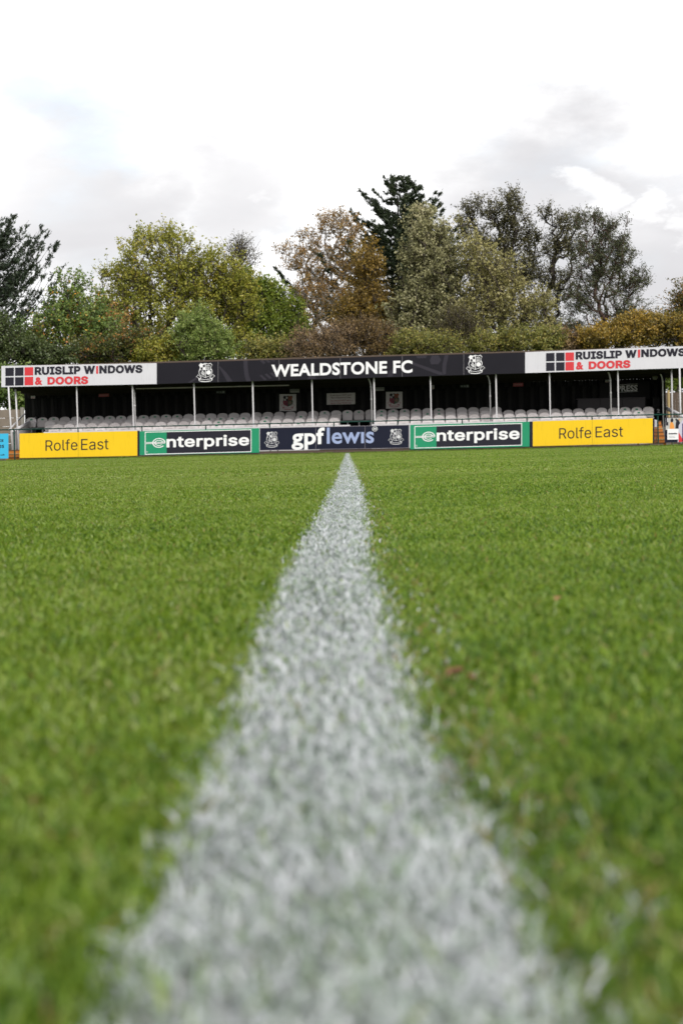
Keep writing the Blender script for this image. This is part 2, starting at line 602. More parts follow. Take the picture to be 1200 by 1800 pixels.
def crest(mb, q, Y, line=0, dark=1, q2=1, q3=1, q4=1, disc=0, chk=1, bars=0, rib=0, base=1):
    """Quartered shield over a ribbon; the numbers are material slots."""
    a = Art(q, Y)
    a.poly(mb, SHIELD[::-1], line, base)
    flip = lambda pts: [(1 - u, v) for u, v in pts][::-1]
    a.poly(mb, [(.36, .77), (.475, .77), (.475, .92), (.36, .89)], chk, base + 1)
    a.poly(mb, [(.24, .645), (.35, .645), (.35, .765), (.24, .765)], chk, base + 1)
    right = [(.518, .65), (.772, .65), (.778, .8), (.83, .87), (.757, .95), (.64, .912), (.518, .952)]
    a.poly(mb, right, q2, base + 1)
    low = [(.518, .255), (.65, .302), (.785, .378), (.833, .475), (.828, .575), (.785, .628), (.518, .628)]
    a.poly(mb, low, q4, base + 1)
    a.poly(mb, flip(low), q3, base + 1)
    for z in (.66, .74, .82):
        a.poly(mb, [(.555, z), (.72, z + .012), (.75, z + .05), (.65, z + .035), (.555, z + .045)], bars, base + 2)
    a.disc(mb, .665, .49, .125, .115, disc, base + 2)
    a.poly(mb, [(.29, .56), (.35, .52), (.41, .56), (.35, .60)], bars, base + 2)
    for k, z in enumerate((.46, .405, .35)):
        a.poly(mb, [(.235 + .04 * k, z), (.45, z), (.45, z + .035), (.27 + .04 * k, z + .035)], bars, base + 2)
    scroll = [(.00, .29), (.10, .40), (.28, .26), (.26, .19), (.20, .16)]
    inner = [(.03, .29), (.10, .375), (.25, .257), (.205, .185)]
    for s in (lambda x: x, flip):
        a.poly(mb, s(scroll[::-1]) if s is not flip else flip(scroll[::-1]), rib, base)
        a.poly(mb, s(inner[::-1]) if s is not flip else flip(inner[::-1]), dark, base + 1)
    a.poly(mb, [(.12, .20), (.15, .07), (.30, .015), (.5, 0), (.70, .015), (.85, .07), (.88, .20), (.76, .165), (.5, .135), (.24, .165)], rib, base + 1)
    a.poly(mb, [(.19, .075), (.5, .040), (.81, .075), (.82, .145), (.5, .112), (.18, .145)], dark, base + 2)


# ------------------------------------------------------------------ ground
LINE_D = ray(610, 790)
LINE_D = Vector((LINE_D.x, LINE_D.y, 0)).normalized()      # along the halfway line
LINE_S = Vector((LINE_D.y, -LINE_D.x, 0))                   # to its right


def world_xy(s, t):
    return np.stack([s * LINE_S.x + t * LINE_D.x, s * LINE_S.y + t * LINE_D.y], -1)


def wobble(t):
    """The painted line wanders by a centimetre or two over its length."""
    return np.interp(t, [0, .43, 1.06, 2.18, 4.0, 7.3, 70], [-.005, -.0058, -.016, -.024, -.012, .0, .0])


def ground_material():
    m = bpy.data.materials.new('pitch_turf')
    m.use_nodes = True
    t = m.node_tree
    b = t.nodes['Principled BSDF']
    co = N(t, 'ShaderNodeTexCoord').outputs['Object']
    f1 = noise(t, co, 0.35, 4, 0.6)
    f2 = noise(t, co, 45.0, 4, 0.7)
    rp = N(t, 'ShaderNodeValToRGB')
    e = rp.color_ramp.elements
    e.new(0.5)
    e[0].position, e[0].color = 0.25, (0.040, 0.075, 0.008, 1)
    e[1].position, e[1].color = 0.5, (0.075, 0.125, 0.010, 1)
    e[2].position, e[2].color = 0.8, (0.105, 0.155, 0.016, 1)
    t.links.new(mathn(t, 'ADD', mathn(t, 'MULTIPLY', f1, 0.6), mathn(t, 'MULTIPLY', f2, 0.4)), rp.inputs[0])
    t.links.new(rp.outputs[0], b.inputs['Base Color'])
    b.inputs['Roughness'].default_value = 0.9
    b.inputs['Specular IOR Level'].default_value = 0.1
    bn = N(t, 'ShaderNodeBump')
    bn.inputs['Strength'].default_value = 0.8
    bn.inputs['Distance'].default_value = 0.02
    t.links.new(f2, bn.inputs['Height'])
    t.links.new(bn.outputs[0], b.inputs['Normal'])
    return m


mb = MB()
mb.poly([(-900, -300, 0), (900, -300, 0), (900, 1500, 0), (-900, 1500, 0)])
tag(build('ground', mb, ground_material(), loc=(0, 0, 0)), kind='structure')

# ------------------------------------------------------------------ turf blades


def scatter(t0, t1, grow, margin, dens):
    """Points in the strip ahead of the camera, wider with distance; s lateral, t forward."""
    hw0, hw1 = grow * t0 + margin, grow * t1 + margin
    area = (t1 - t0) * (hw0 + hw1)
    n = int(area * dens)
    t = rng.uniform(t0, t1, int(n * 1.0))
    # density even over the trapezium
    u = rng.random(len(t))
    if hw1 != hw0:
        a = (hw1 - hw0) / (t1 - t0)
        t = t0 + (-hw0 + np.sqrt(hw0 ** 2 + u * (hw1 ** 2 - hw0 ** 2))) / a
    s = rng.uniform(-1, 1, len(t)) * (grow * t + margin)
    return s, t


ZONES = [  # t0, t1, grow, margin, density, width, height
    (0.18, 0.90, .20, .14, 170000, .0015, .0140),
    (0.90, 2.40, .20, .22, 90000, .0017, .0135),
    (2.40, 5.00, .20, .40, 42000, .0021, .0135),
    (5.00, 10.0, .20, .60, 17000, .0033, .0140),
    (10.0, 24.0, .20, 1.0, 4000, .0068, .0150),
    (24.0, 67.5, .20, 1.5, 750, .0180, .0170),
]


def patchy(x, y):
    return (np.sin(x * 7.1 + 1.3 * np.sin(y * 3.3)) * np.sin(y * 5.3 + 1.1 * np.sin(x * 4.7)) * .5 + np.sin(x * 1.9 + y * .7 + .8) * np.sin(y * 1.3 - x * .5) * .5)


def blades(s, t, w, h, lean_t, lean, droop):
    n = len(s)
    xy = world_xy(s, t)
    hh = h * rng.uniform(.55, 1.15, n)
    ww = w * rng.uniform(.65, 1.35, n)
    az = rng.uniform(0, 2 * np.pi, n)
    # lean: random direction plus the mower's nap along the line
    ls = np.cos(az) * lean * rng.uniform(.2, 1.2, n)
    lt = np.sin(az) * lean * rng.uniform(.2, 1.2, n) + lean_t
    L = world_xy(ls, lt)
    fa = rng.uniform(0, 2 * np.pi, n)
    side = np.stack([np.cos(fa), np.sin(fa), np.zeros(n)], -1) * (ww / 2)[:, None]
    root = np.concatenate([xy, np.zeros((n, 1))], 1)
    up = np.zeros((n, 3)); up[:, 2] = 1
    Lv = np.concatenate([L, np.zeros((n, 1))], 1)
    mid = root + (up * .62 + Lv * .35) * hh[:, None]
    tip = root + (up * (1.0 - droop * rng.random(n))[:, None] + Lv * 1.1) * hh[:, None]
    V = np.stack([root - side, root + side, mid + side * .85, mid - side * .85, tip], 1)
    return V


gr_V, gr_t, ln_V, ln_t = [], [], [], []
for (t0, t1, side, dens, w, h) in ((-.8, 3.0, 1.9, 15000, .0030, .0140), (3.0, 9.0, 3.0, 3500, .0055, .0145), (9.0, 24.0, 7.5, 700, .0120, .0155)):
    n = int((t1 - t0) * side * 2 * dens)
    t, s = rng.uniform(t0, t1, n), rng.uniform(-side, side, n)
    k = (np.abs(s) > .20 * np.maximum(t, 0) + np.where(t > .2, .14, .06)) & (np.abs(s) > .07)
    t, s = t[k], s[k]
    xy = world_xy(s, t)
    gr_V.append(blades(s, t, w, h, np.where(s < 0, -.04, .14), .85, .5))
    gr_t.append(np.clip(.46 + .19 * rng.standard_normal(len(s)) + .10 * patchy(xy[:, 0], xy[:, 1]) + np.where(s < 0, .05, -.02) + np.clip(t - 2, 0, 9) * .016, 0, .88))
for (t0, t1, gw, mg, dens, w, h) in ZONES:
    s, t = scatter(t0, t1, gw, mg, dens)
    xy = world_xy(s, t)
    keep = xy[:, 1] < 65.93
    s, t, xy = s[keep], t[keep], xy[keep]
    d = s - wobble(t)
    edge = .0500 + .0095 * np.clip((.9 - t) / .5, 0, 1) + .0035 * np.clip((t - 2) / 4, 0, 1) + .005 * patchy(xy[:, 0] * 6, xy[:, 1] * 6)
    soft = np.where(d > 0, .0036, .0026) + .0002 * t
    pr = 1 / (1 + np.exp((np.abs(d) - edge) / soft))
    fray = (np.abs(d) > .05) & (d < .095) & (d > -.07) & (rng.random(len(s)) < .04 * np.exp(-t / 5))
    painted = (rng.random(len(s)) < pr * .93) | fray
    nap = np.where(s < 0, -.04, .14)
    V = blades(s, t, w, h, nap, .85, .5)
    lowf = patchy(xy[:, 0], xy[:, 1])
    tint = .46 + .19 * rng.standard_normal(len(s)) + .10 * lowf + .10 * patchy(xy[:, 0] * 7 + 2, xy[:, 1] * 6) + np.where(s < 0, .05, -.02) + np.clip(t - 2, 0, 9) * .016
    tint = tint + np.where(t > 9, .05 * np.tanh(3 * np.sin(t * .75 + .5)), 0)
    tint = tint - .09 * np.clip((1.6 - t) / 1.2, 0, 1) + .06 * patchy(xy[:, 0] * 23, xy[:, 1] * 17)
    dead = rng.random(len(s)) < .014
    tint = np.where(dead, rng.uniform(.93, 1.0, len(s)), np.clip(tint, 0, .86))
    # bruised, drier turf beside the line on its right
    br = (d > .05) & (d < .10) & (rng.random(len(s)) < .13)
    tint = np.where(br, rng.uniform(.84, 1.0, len(s)), tint)
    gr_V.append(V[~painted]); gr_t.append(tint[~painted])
    lt_ = rng.random(len(s)) ** 1.2
    # scuffed places where the paint is thin
    scuff = patchy(xy[:, 0] * 9 + 3, xy[:, 1] * 5) > .42
    lt_ = np.where(scuff & (rng.random(len(s)) < .5), .5 + .35 * rng.random(len(s)), lt_ * .78)
    ln_V.append(V[painted]); ln_t.append(lt_[painted])

nb = 26000
xx, yy_ = rng.uniform(-15.5, 13.5, nb), rng.uniform(65.78, 65.965, nb)
ss = xx * LINE_S.x + yy_ * LINE_S.y
tt_ = xx * LINE_D.x + yy_ * LINE_D.y
hgt = .035 + .050 * np.clip((yy_ - 65.78) / .18, 0, 1) * (.45 + .55 * np.clip(patchy(xx * 1.7, xx * .9) + .5, 0, 1))
gr_V.append(blades(ss, tt_, .014, hgt, 0, .5, .3))
gr_t.append(np.clip(.42 + .18 * rng.standard_normal(nb), 0, .88))
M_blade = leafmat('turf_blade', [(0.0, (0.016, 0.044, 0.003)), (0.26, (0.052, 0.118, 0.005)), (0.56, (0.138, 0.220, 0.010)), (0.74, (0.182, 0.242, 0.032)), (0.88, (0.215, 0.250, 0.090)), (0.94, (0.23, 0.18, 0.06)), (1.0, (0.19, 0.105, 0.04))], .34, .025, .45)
M_paintblade = leafmat('painted_blade', [(0.0, (0.45, 0.465, 0.50)), (0.35, (0.35, 0.38, 0.39)), (0.70, (0.20, 0.255, 0.205)), (1.0, (0.09, 0.145, 0.04))], .12, .03, .5)
BP = [(0, 1, 2, 3), (3, 2, 4)]
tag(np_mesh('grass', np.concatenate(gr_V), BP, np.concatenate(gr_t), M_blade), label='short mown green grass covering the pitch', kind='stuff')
line = np_mesh('painted_line', np.concatenate(ln_V), BP, np.concatenate(ln_t), M_paintblade)
tag(line, kind='structure')
# paint that reached the soil between the blades
mb = MB()
ts = np.concatenate([np.linspace(.15, 2.2, 40), np.linspace(2.4, 9, 30), np.linspace(10, 64.5, 40)])
lo = world_xy(wobble(ts) - .055, ts)
hi = world_xy(wobble(ts) + .055, ts)
for k in range(len(ts) - 1):
    mb.poly([(*lo[k], .004), (*hi[k], .004), (*hi[k + 1], .004), (*lo[k + 1], .004)])
M_linebase = mat('line_paint_soil', (0.30, 0.31, 0.30), .8, .35, 60.0)
tag(build('line_marking', mb, M_linebase, loc=(0, 0, 0)), kind='structure')

# fallen leaves lying on the turf


def fallen_leaf(px, py, size, mtl, label, tilt):
    d = ray(px, py)
    p = CAM + d * ((.018 - CAMZ) / d.z)
    m = MB()
    ax = Vector((math.cos(tilt), math.sin(tilt), .25)).normalized()
    sd = ax.cross(Vector((0.1, 0, 1))).normalized()
    c = []
    for k in range(9):
        u = k / 8
        wv = math.sin(math.pi * u) ** .7 * .36 * (1 + .18 * math.sin(k * 2.6))
        c.append((u - .5, wv))
    for k in range(8):
        for sgn in (-1, 1):
            a = p + ax * (c[k][0] * size) + Vector((0, 0, .06 * size * math.sin(k)))
            b = p + ax * (c[k + 1][0] * size) + Vector((0, 0, .06 * size * math.sin(k + 1)))
            a2 = a + sd * (sgn * c[k][1] * size) + Vector((0, 0, .22 * size * c[k][1] * 3))
            b2 = b + sd * (sgn * c[k + 1][1] * size) + Vector((0, 0, .22 * size * c[k + 1][1] * 3))
            m.poly([a, b, b2, a2] if sgn > 0 else [a2, b2, b, a])
    m.tube([p - ax * (.5 * size), p - ax * (.78 * size) + Vector((0, 0, .02 * size))], .012 * size, 4)
    o = build('fallen_leaf', m, mtl)
    tag(o, label, 'leaf', 'fallen leaves on the turf')


fallen_leaf(800, 1184, .013, M_deadleaf, 'curled reddish brown leaf in the turf right of the white line', .4)
fallen_leaf(826, 1190, .008, M_deadleaf, 'small brown leaf scrap beside the curled reddish leaf', 2.1)
fallen_leaf(980, 1053, .009, M_deadleaf2, 'small orange leaf on the grass well right of the line', 1.0)

# ------------------------------------------------------------------ perimeter rail and advertising boards
YB = 66.0
YR = 66.12
rl = P(-60, 758.0, YR)
rr = P(1260, 725.6, YR)
zr = (rl.z + rr.z) / 2
rail = empty('perimeter_rail', (0, YR, 0), 'long dark green tube rail on posts behind the row of advertising boards', 'railing')
mb = MB()
mb.tube([(rl.x, YR, zr), (rr.x, YR, zr)], .022, 8)
build('rail', mb, M_darkgreen, rail, smooth=True)
for px in (25, 137.5, 250, 362, 474.5, 587, 699, 812.5, 926, 1040.5, 1156):
    x = P(px, 770, YR).x
    mb = MB()
    mb.tube([(x, YR + .052, 0), (x, YR + .052, zr + .005)], .028 if px in (25, 1156) else .022, 8)
    mb.tube([(x, YR + .052, zr), (x, YR - .01, zr)], .030, 8)
    build('post', mb, M_darkgreen, rail)


def board(q, mtl, label, frame=None, thick=.03):
    a = Art(q, YB)
    c = a.at(.5, 0)
    root = empty('advertising_board', (c.x, YB, 0.0), label, 'advertising board', 'advertising boards along the pitch rail')
    m = MB()
    panel(m, q, YB, thick)
    build('panel', m, mtl, root)
    for u in (.12, .5, .88):                     # timber battens that hold the board up behind it
        m = MB()
        b, tp = a.at(u, 0), a.at(u, .9)
        m.box(b.x - .025, b.x + .025, YB + .032, YB + .07, 0, tp.z)
        build('batten', m, M_brown, root)
    return root


def art_part(root, name, mb, mats):
    return build(name, mb, mats, root)


# yellow boards
for (off, qq, words, seam, label) in (
        (0, (140, 648, 821, 967, 630, 805), (('Rolfe', (322, 693, 771, 547, 687, 765)), ('East', (572, 687, 766, 765, 683, 760))), 552, 'yellow advertising board with thin dark lettering, beside the cyan board'),
        (900, (143, 562, 738, 985, 540, 715), (('Rolfe', (328, 608, 686, 553, 600, 680)), ('East', (583, 600, 677, 777, 596, 671))), 560, 'yellow advertising board with thin dark lettering, beside the photo printed board')):
    q = Z1(off, *qq)
    root = board(q, M_yellow, label)
    m = MB()
    for wd, tq in words:
        text(m, wd, Z1(off, *tq), YB, 0.0, font=GROTESK)
    art_part(root, 'lettering', m, M_ink)
    a = Art(q, YB)
    m = MB()
    us = (seam - qq[0]) / (qq[3] - qq[0])
    a.rect(m, us - .0012, us + .0012, 0, 1, 0, 1)
    art_part(root, 'seam', m, mat('yellow_seam', (.33, .21, .004)))
    m = MB()
    a.rect(m, 0, 1, -.012, .012, 0, 2)
    art_part(root, 'edge_strip', m, mat('yellow_edge', (.36, .24, .02), .5, .3, 3.0))

# green boards
for (off, qq, fr, blk, tq, eq, bar0, label) in (
        (220, (103, 633, 800, 943, 610, 783), (140, 637, 797, 888, 619, 778), 293, (292, 667, 766, 872, 653, 751), (192, 681, 749, 285, 679, 747), 148,
         'green and black advertising board with white lettering, between yellow board and navy board'),
        (680, (162, 588, 760, 1000, 565, 740), (192, 597, 753, 947, 575, 732), 347, (347, 622, 722, 930, 607, 707), (245, 637, 706, 337, 634, 703), 200,
         'green and black advertising board, the one with navy board on its left')):
    q = Z1(off, *qq)
    root = board(q, M_green, label)
    fq = Z1(off, *fr)
    fa = Art(fq, YB)
    ub = (blk - fr[0]) / (fr[3] - fr[0])
    m = MB()
    fa.rect(m, ub, .992, .03, .97, 0, 1)
    art_part(root, 'black_field', m, M_ink)
    m = MB()
    for (u0, u1, v0, v1) in ((0, 1, 0, .03), (0, 1, .97, 1), (0, .0065, .03, .97), (.9935, 1, .03, .97)):
        fa.rect(m, u0, u1, v0, v1, 0, 2)
    art_part(root, 'border', m, M_letterwhite)
    m = MB()
    text(m, 'nterprise', Z1(off, *tq), YB, .022, 0, 2, GROTESK)
    ea = Art(Z1(off, *eq), YB)
    ea.ring(m, .5, .5, .5, .5, .17, 0, 318, 0, 2)
    ea.ring(m, .5, .5, .33, .30, .22, 8, 318, 0, 2)
    u_left = (bar0 - eq[0]) / (eq[3] - eq[0])
    ea.rect(m, u_left, .96, .53, .59, 0, 3)
    ea.rect(m, u_left, .96, .42, .48, 0, 3)
    sm = Art(Z1(off, fr[0] + 8, fr[2] - 24, fr[2] - 12, fr[0] + 20, fr[2] - 25, fr[2] - 13), YB)
    sm.ring(m, .5, .5, .5, .5, .3, 0, 360, 0, 2, 12)
    art_part(root, 'lettering', m, M_letterwhite)

# navy board
q = Z1(440, 66, 609, 768, 1115, 587, 750)
root = board(q, M_navy, 'navy advertising board with white and pale blue lettering and two white crests', thick=.03)
a = Art(q, YB)
m = MB()
for (u0, u1, v0, v1) in ((0, 1, 0, .018), (0, 1, .982, 1), (0, .003, 0, 1), (.997, 1, 0, 1), (.3745, .3765, 0, 1), (.7035, .7055, 0, 1)):
    a.rect(m, u0, u1, v0, v1, 0, 1)
art_part(root, 'border', m, mat('navy_edge', (.22, .20, .24), .4))
m = MB()
text(m, 'gpf', Z1(440, 290, 612, 765, 522, 605, 758), YB, .026, 0, 2)
art_part(root, 'lettering', m, M_letterwhite)
m = MB()
a2 = Art(Z1(440, 855, 600, 634, 893, 598, 632), YB)
a2.ring(m, .5, .5, .5, .5, .16, 0, 360, 0, 2, 20)
text(m, 'm', Z1(440, 865, 609, 624, 884, 608, 623), YB, .02, 0, 2)
art_part(root, 'roundel', m, M_letterwhite)
m = MB()
text(m, 'lew\u0131s', Z1(440, 537, 607, 722, 868, 598, 716), YB, .018, 0, 2)
art_part(root, 'lettering', m, M_peri)
for cq in (Z1(440, 98, 634, 748, 205, 632, 746), Z1(440, 967, 615, 727, 1078, 613, 725)):
    m = MB()
    crest(m, cq, YB, 0, 1)
    art_part(root, 'crest', m, [mat('crest_white', (.60, .60, .64), .4), M_navy])

# cyan board, only its end in the picture
q = (-190, 766.8, 810.4, 15.2, 762, 805.8)
root = board(q, M_cyan, 'bright cyan advertising board with dark serif lettering')
m = MB()
text(m, 'ts', (-2.0, 771.5, 776.8, 6.8, 771.2, 776.6), YB, .012)
text(m, 'es', (-2.5, 782.0, 787.6, 7.8, 781.8, 787.4), YB, .012)
text(m, '.co.uk', (-9.0, 797.9, 800.9, 9.4, 797.5, 800.5), YB, .02)
art_part(root, 'lettering', m, M_ink)

# photo printed board at the other end
q = (1167.5, 734.2, 778.0, 1375, 729.0, 773.6)
root = board(q, M_navy, 'photo printed advertising board with blue and red panels and a white box')
a = Art(q, YB)
pu = lambda x: (x - 1167.5) / 207.5
pv = lambda y: (778 - y) / 43.8
m = MB()
B = lambda x0, y0, x1, y1, mi, ly=1: a.rect(m, pu(x0), pu(x1), pv(y1), pv(y0), mi, ly)
B(1169, 735, 1201, 756, 0)
B(1169.5, 735, 1173.5, 748, 1, 2)
B(1171.8, 735, 1173, 742, 2, 3)
a.poly(m, [(pu(1176), pv(754)), (pu(1184.5), pv(754)), (pu(1183), pv(746)), (pu(1179), pv(739)), (pu(1176.5), pv(745))], 3, 2)
a.disc(m, pu(1180), pv(739), .012, .085, 1, 3, 12)
a.poly(m, [(pu(1186), pv(754)), (pu(1194), pv(754)), (pu(1194), pv(743)), (pu(1190), pv(737)), (pu(1187), pv(742))], 1, 2)
a.disc(m, pu(1187.5), pv(738), .007, .05, 1, 3, 10)
a.disc(m, pu(1193), pv(738), .008, .05, 4, 3, 10)
art_part(root, 'photo_print', m, [mat('print_grey', (.46, .45, .44), .4, .3, 12.0), M_ink, M_letterwhite, M_skin, mat('print_face', (.45, .27, .18))])
m = MB()
a.poly(m, [(pu(1190), pv(778)), (pu(1192), pv(748)), (pu(1197), pv(741)), (pu(1205), pv(736)), (pu(1225), pv(733.5)), (pu(1225), pv(777))], 0, 3)
a.poly(m, [(pu(1198), pv(777.3)), (pu(1198), pv(746)), (pu(1204), pv(738)), (pu(1375), pv(735)), (pu(1375), pv(773))], 1, 4)
a.poly(m, [(pu(1191.6), pv(777.5)), (pu(1191.6), pv(760)), (pu(1201), pv(777.2))], 2, 4)
art_part(root, 'shirt_print', m, [M_lilac, M_purple, M_red])
m = MB()
B(1171.8, 754.2, 1191.4, 773.0, 0, 5)
art_part(root, 'white_box', m, M_letterwhite)
m = MB()
B(1174, 762, 1189, 763.6, 0, 6)
for k in range(6):
    B(1174.3 + k * 2.5, 761.0 + (k % 2) * .7, 1175.4 + k * 2.5, 763.6, 0, 7)
B(1174, 766.9, 1185, 767.5, 1, 6)
B(1174, 769.0, 1185.5, 769.6, 1, 6)
art_part(root, 'lettering', m, [M_ink, M_greyink])

# narrow navy posts between the boards
for px0, px1, yt, yb, label in ((241.7, 245.6, 757, 800.5, 'narrow navy upright between the leftmost yellow board and green board'),
                                (930.1, 935.6, 741.0, 785.2, 'narrow navy upright between the second green board and yellow board'),
                                (1146.4, 1149.4, 735.0, 776.5, 'narrow navy upright at the free end of the yellow board by the steps')):
    m = MB()
    pq = (px0, yt, yb, px1, yt - .1, yb - .1)
    panel(m, pq, YB + .01, .05)
    c = Art(pq, YB).at(.5, 0)
    m.box(c.x - .03, c.x + .03, YB + .062, YB + .10, 0, c.z + .7)
    o = build('board_post', m, M_navy)
    tag(o, label, 'post', 'navy uprights between the boards')

# timber kick strip lying at the foot of the boards
mb = MB()
for (p0, p1, h) in ((35, 246, .06), (246, 456, .055), (456, 562, .10), (562, 652, .12), (652, 722, .10), (722, 933, .055), (933, 1165, .055)):
    x0, x1 = P(p0, 795, YB + .05).x, P(p1, 795, YB + .05).x
    mb.box(x0, x1, YB + .034, YB + .06 if False else YB + .0315 + .02, 0, h + .045)
tag(build('kick_plank', mb, M_brown), 'low brown timber planks along the foot of the advertising boards', 'plank')

# ------------------------------------------------------------------ grandstand
YF = 68.0            # fascia
YP = 68.22           # front posts
YW = 72.2            # back wall
ROWY = [68.8, 69.5, 70.2, 70.9]
PITCH = 0.4465
FT = lambda px: 643.0 + (607.6 - 643.0) * (px - 3) / (1212.0)       # fascia top in the photo
FB = lambda px: 680.5 + (646.3 - 680.5) * (px - 3) / (1212.0)
stand = empty('grandstand', (P(600, 700, 70).x, 70.0, 0), 'long low covered stand with black timber walls, white roof posts and dark interior', 'grandstand')

xl, xr = P(43.5, 700, YW).x, P(1156, 690, YW).x
zt_l, zt_r = P(43.5, FB(43.5), YF).z, P(1156, FB(1156), YF).z
FE = 1232


def roof_z(x, y):
    x0, x1 = P(3, 660, YF).x, P(FE, 620, YF).x
    z0, z1 = P(3, FB(3), YF).z, P(FE, FB(FE), YF).z
    return z0 + (z1 - z0) * (x - x0) / (x1 - x0) + .10 - .045 * (y - YF)


rx0, rx1 = P(3, 660, YF).x + .02, P(FE, 620, YF).x - .02
# roof: corrugated sheet with purlins and rafters
m = MB()
nx = 420
ys = [YF + .05, 69.4, 71.0, YW + .45]
for j in range(len(ys) - 1):
    for k in range(nx):
        xa, xb = rx0 + (rx1 - rx0) * k / nx, rx0 + (rx1 - rx0) * (k + 1) / nx
        za, zb = .02 * math.sin(k * math.pi / 1.5), .02 * math.sin((k + 1) * math.pi / 1.5)
        m.poly([(xa, ys[j], roof_z(xa, ys[j]) + za), (xb, ys[j], roof_z(xb, ys[j]) + zb), (xb, ys[j + 1], roof_z(xb, ys[j + 1]) + zb), (xa, ys[j + 1], roof_z(xa, ys[j + 1]) + za)])
build('roof', m, M_roof, stand)
m = MB()
for y in (68.35, 69.6, 70.9, 72.0):
    p = [(rx0 + .05, y), (rx1 - .05, y)]
    m.hexa([(p[0][0], y - .03, roof_z(p[0][0], y) - .14), (p[1][0], y - .03, roof_z(p[1][0], y) - .14), (p[1][0], y + .03, roof_z(p[1][0], y) - .14), (p[0][0], y + .03, roof_z(p[0][0], y) - .14),
            (p[0][0], y - .03, roof_z(p[0][0], y) - .03), (p[1][0], y - .03, roof_z(p[1][0], y) - .03), (p[1][0], y + .03, roof_z(p[1][0], y) - .03), (p[0][0], y + .03, roof_z(p[0][0], y) - .03)])
build('purlin', m, M_roof, stand)
m = MB()
panel(m, (3.5, FT(3.5) + .6, FB(3.5) + .3, FE - .5, FT(FE) + .6, FB(FE) + .3), YF + .025, .05)
build('fascia', m, M_brown, stand)
m = MB()
panel(m, (2.0, FB(2) - .2, FB(2) + 1.0, FE, FB(FE) - .2, FB(FE) + 1.0), YF + .02, .08)
build('gutter', m, mat('gutter_green', (.02, .05, .045), .5), stand)

# back wall of upright black boards in two tiers
m = MB()
x = xl
k = 0
while x < xr:
    wv = random.uniform(.12, .16)
    dy = random.uniform(0, .022)
    x1 = min(x + wv - .012, xr)
    m.box(x, x1, YW - dy, YW + .03, .3, 2.46, k % 3)
    m.box(x, x1, YW - .03 - dy * .5, YW + .03, 2.48, roof_z(x, YW) + .03, (k + 1) % 3)
    x += wv
    k += 1
m.box(xl, xr, YW + .035, YW + .08, .3, roof_z(xl, YW) - .05, 1)
build('back_wall', m, [M_black, mat('black_timber_b', (.0038, .0036, .004), .7, .3, 4.0, .3, .4), mat('black_timber_glint', (.016, .0145, .015), .6, .3, 4.0, .3, .4)], stand)  # third timber tone is lighter: faint plank glints put into the colour
# end wall at the press end
xe = P(1163.6, 690, 70.6).x
m = MB()
m.box(xe, xe + .08, 70.3, YW + .03, .3, roof_z(xe, 70.5) + .03)
build('end_wall', m, M_black, stand)
# terrace steps
m = MB()
tread = [.46, .60, .74, .89]
for i, y in enumerate(ROWY):
    m.box(xl, xe, y - .25, (ROWY[i + 1] - .25) if i < 3 else YW - .04, .0, tread[i])
build('terrace', m, M_concrete, stand)
# white front parapet, open at the gangway
zp = P(600, 747.0, 67.9).z
m = MB()
for (p0, p1) in ((77, 615), (653, 1149)):
    x0, x1 = P(p0, 748, 67.9).x, P(p1, 748, 67.9).x
    m.box(x0, x1, 67.88, 67.94, .0, zp)
build('parapet', m, M_white, stand)
# roof posts along the front
for px in (136, 234, 342, 445, 549, 658, 757, 872, 966, 1086):
    x = P(px, 710, YP).x
    m = MB()
    hw = .023 if px not in (445, 658, 872) else .028
    zt = roof_z(x, YP) - .03
    m.box(x - hw, x + hw, YP - hw, YP + hw, .0, zt)
    m.box(x - .07, x + .07, YP - .05, YP + .05, zt - .02, zt)
    build('roof_post', m, M_white, stand)
for (a_, b_) in (((15.4, 681, 67.95), (22.9, 797, 67.95)), ((27.6, 681, 68.4), (33.6, 790, 68.4)), ((1179.3, 648, 68.3), (1181.5, 775, 68.3)), ((1193.4, 648, 67.95), (1195.8, 776, 67.95))):
    p0, p1 = P(*a_), P(*b_)
    p1.z = 0.0
    m = MB()
    m.tube([p1, p0 + (p0 - p1).normalized() * .03], .032, 8)
    build('roof_post', m, M_white, stand, smooth=True)
# grey down pipes with a swan neck at the head
for (px, Y) in ((237.2, 68.55), (652.5, 68.55), (861, 68.6), (1072.8, 68.7), (1164.3, 70.25)):
    x = P(px, 710, Y).x
    zt = roof_z(x, Y) - .05
    m = MB()
    pts = [(x, Y, .4), (x, Y, zt - .34)] + [(x - .10 * k / 4, Y - .12 * k / 4, zt - .34 + .26 * math.sin(k / 4 * math.pi / 2)) for k in range(1, 5)]
    m.tube(pts, .026, 8)
    for zz in (zt - .9, zt - .42):
        m.tube([(x, Y, zz), (x, Y, zz + .07)], .036, 8)
    build('downpipe', m, mat('pipe_white', (.56, .55, .57), .45), stand, smooth=True)
# lighting conduit under the roof
m = MB()
p0, p1 = P(239, 683.3, 69.55), P(508, 677.2, 69.55)
m.tube([p0, p1], .022, 8)
build('conduit', m, mat('conduit_cream', (.62, .60, .56), .4), stand, smooth=True)
# support rails carrying the seats
zrow = [P(600, y, Y).z for y, Y in zip((738.9, 733.3, 727.4, 721.2), ROWY)]
SEAT_H = .385


def col_x(c, Y=70.9):
    return P(55, 736, 70.9).x + c * PITCH


def px_of(x, Y):
    """photo column of a point at (x, Y) at seat height"""
    v = R3.transposed() @ (Vector((x, Y, 1.5)) - CAM)
    return 600 + F * v.x / -v.z


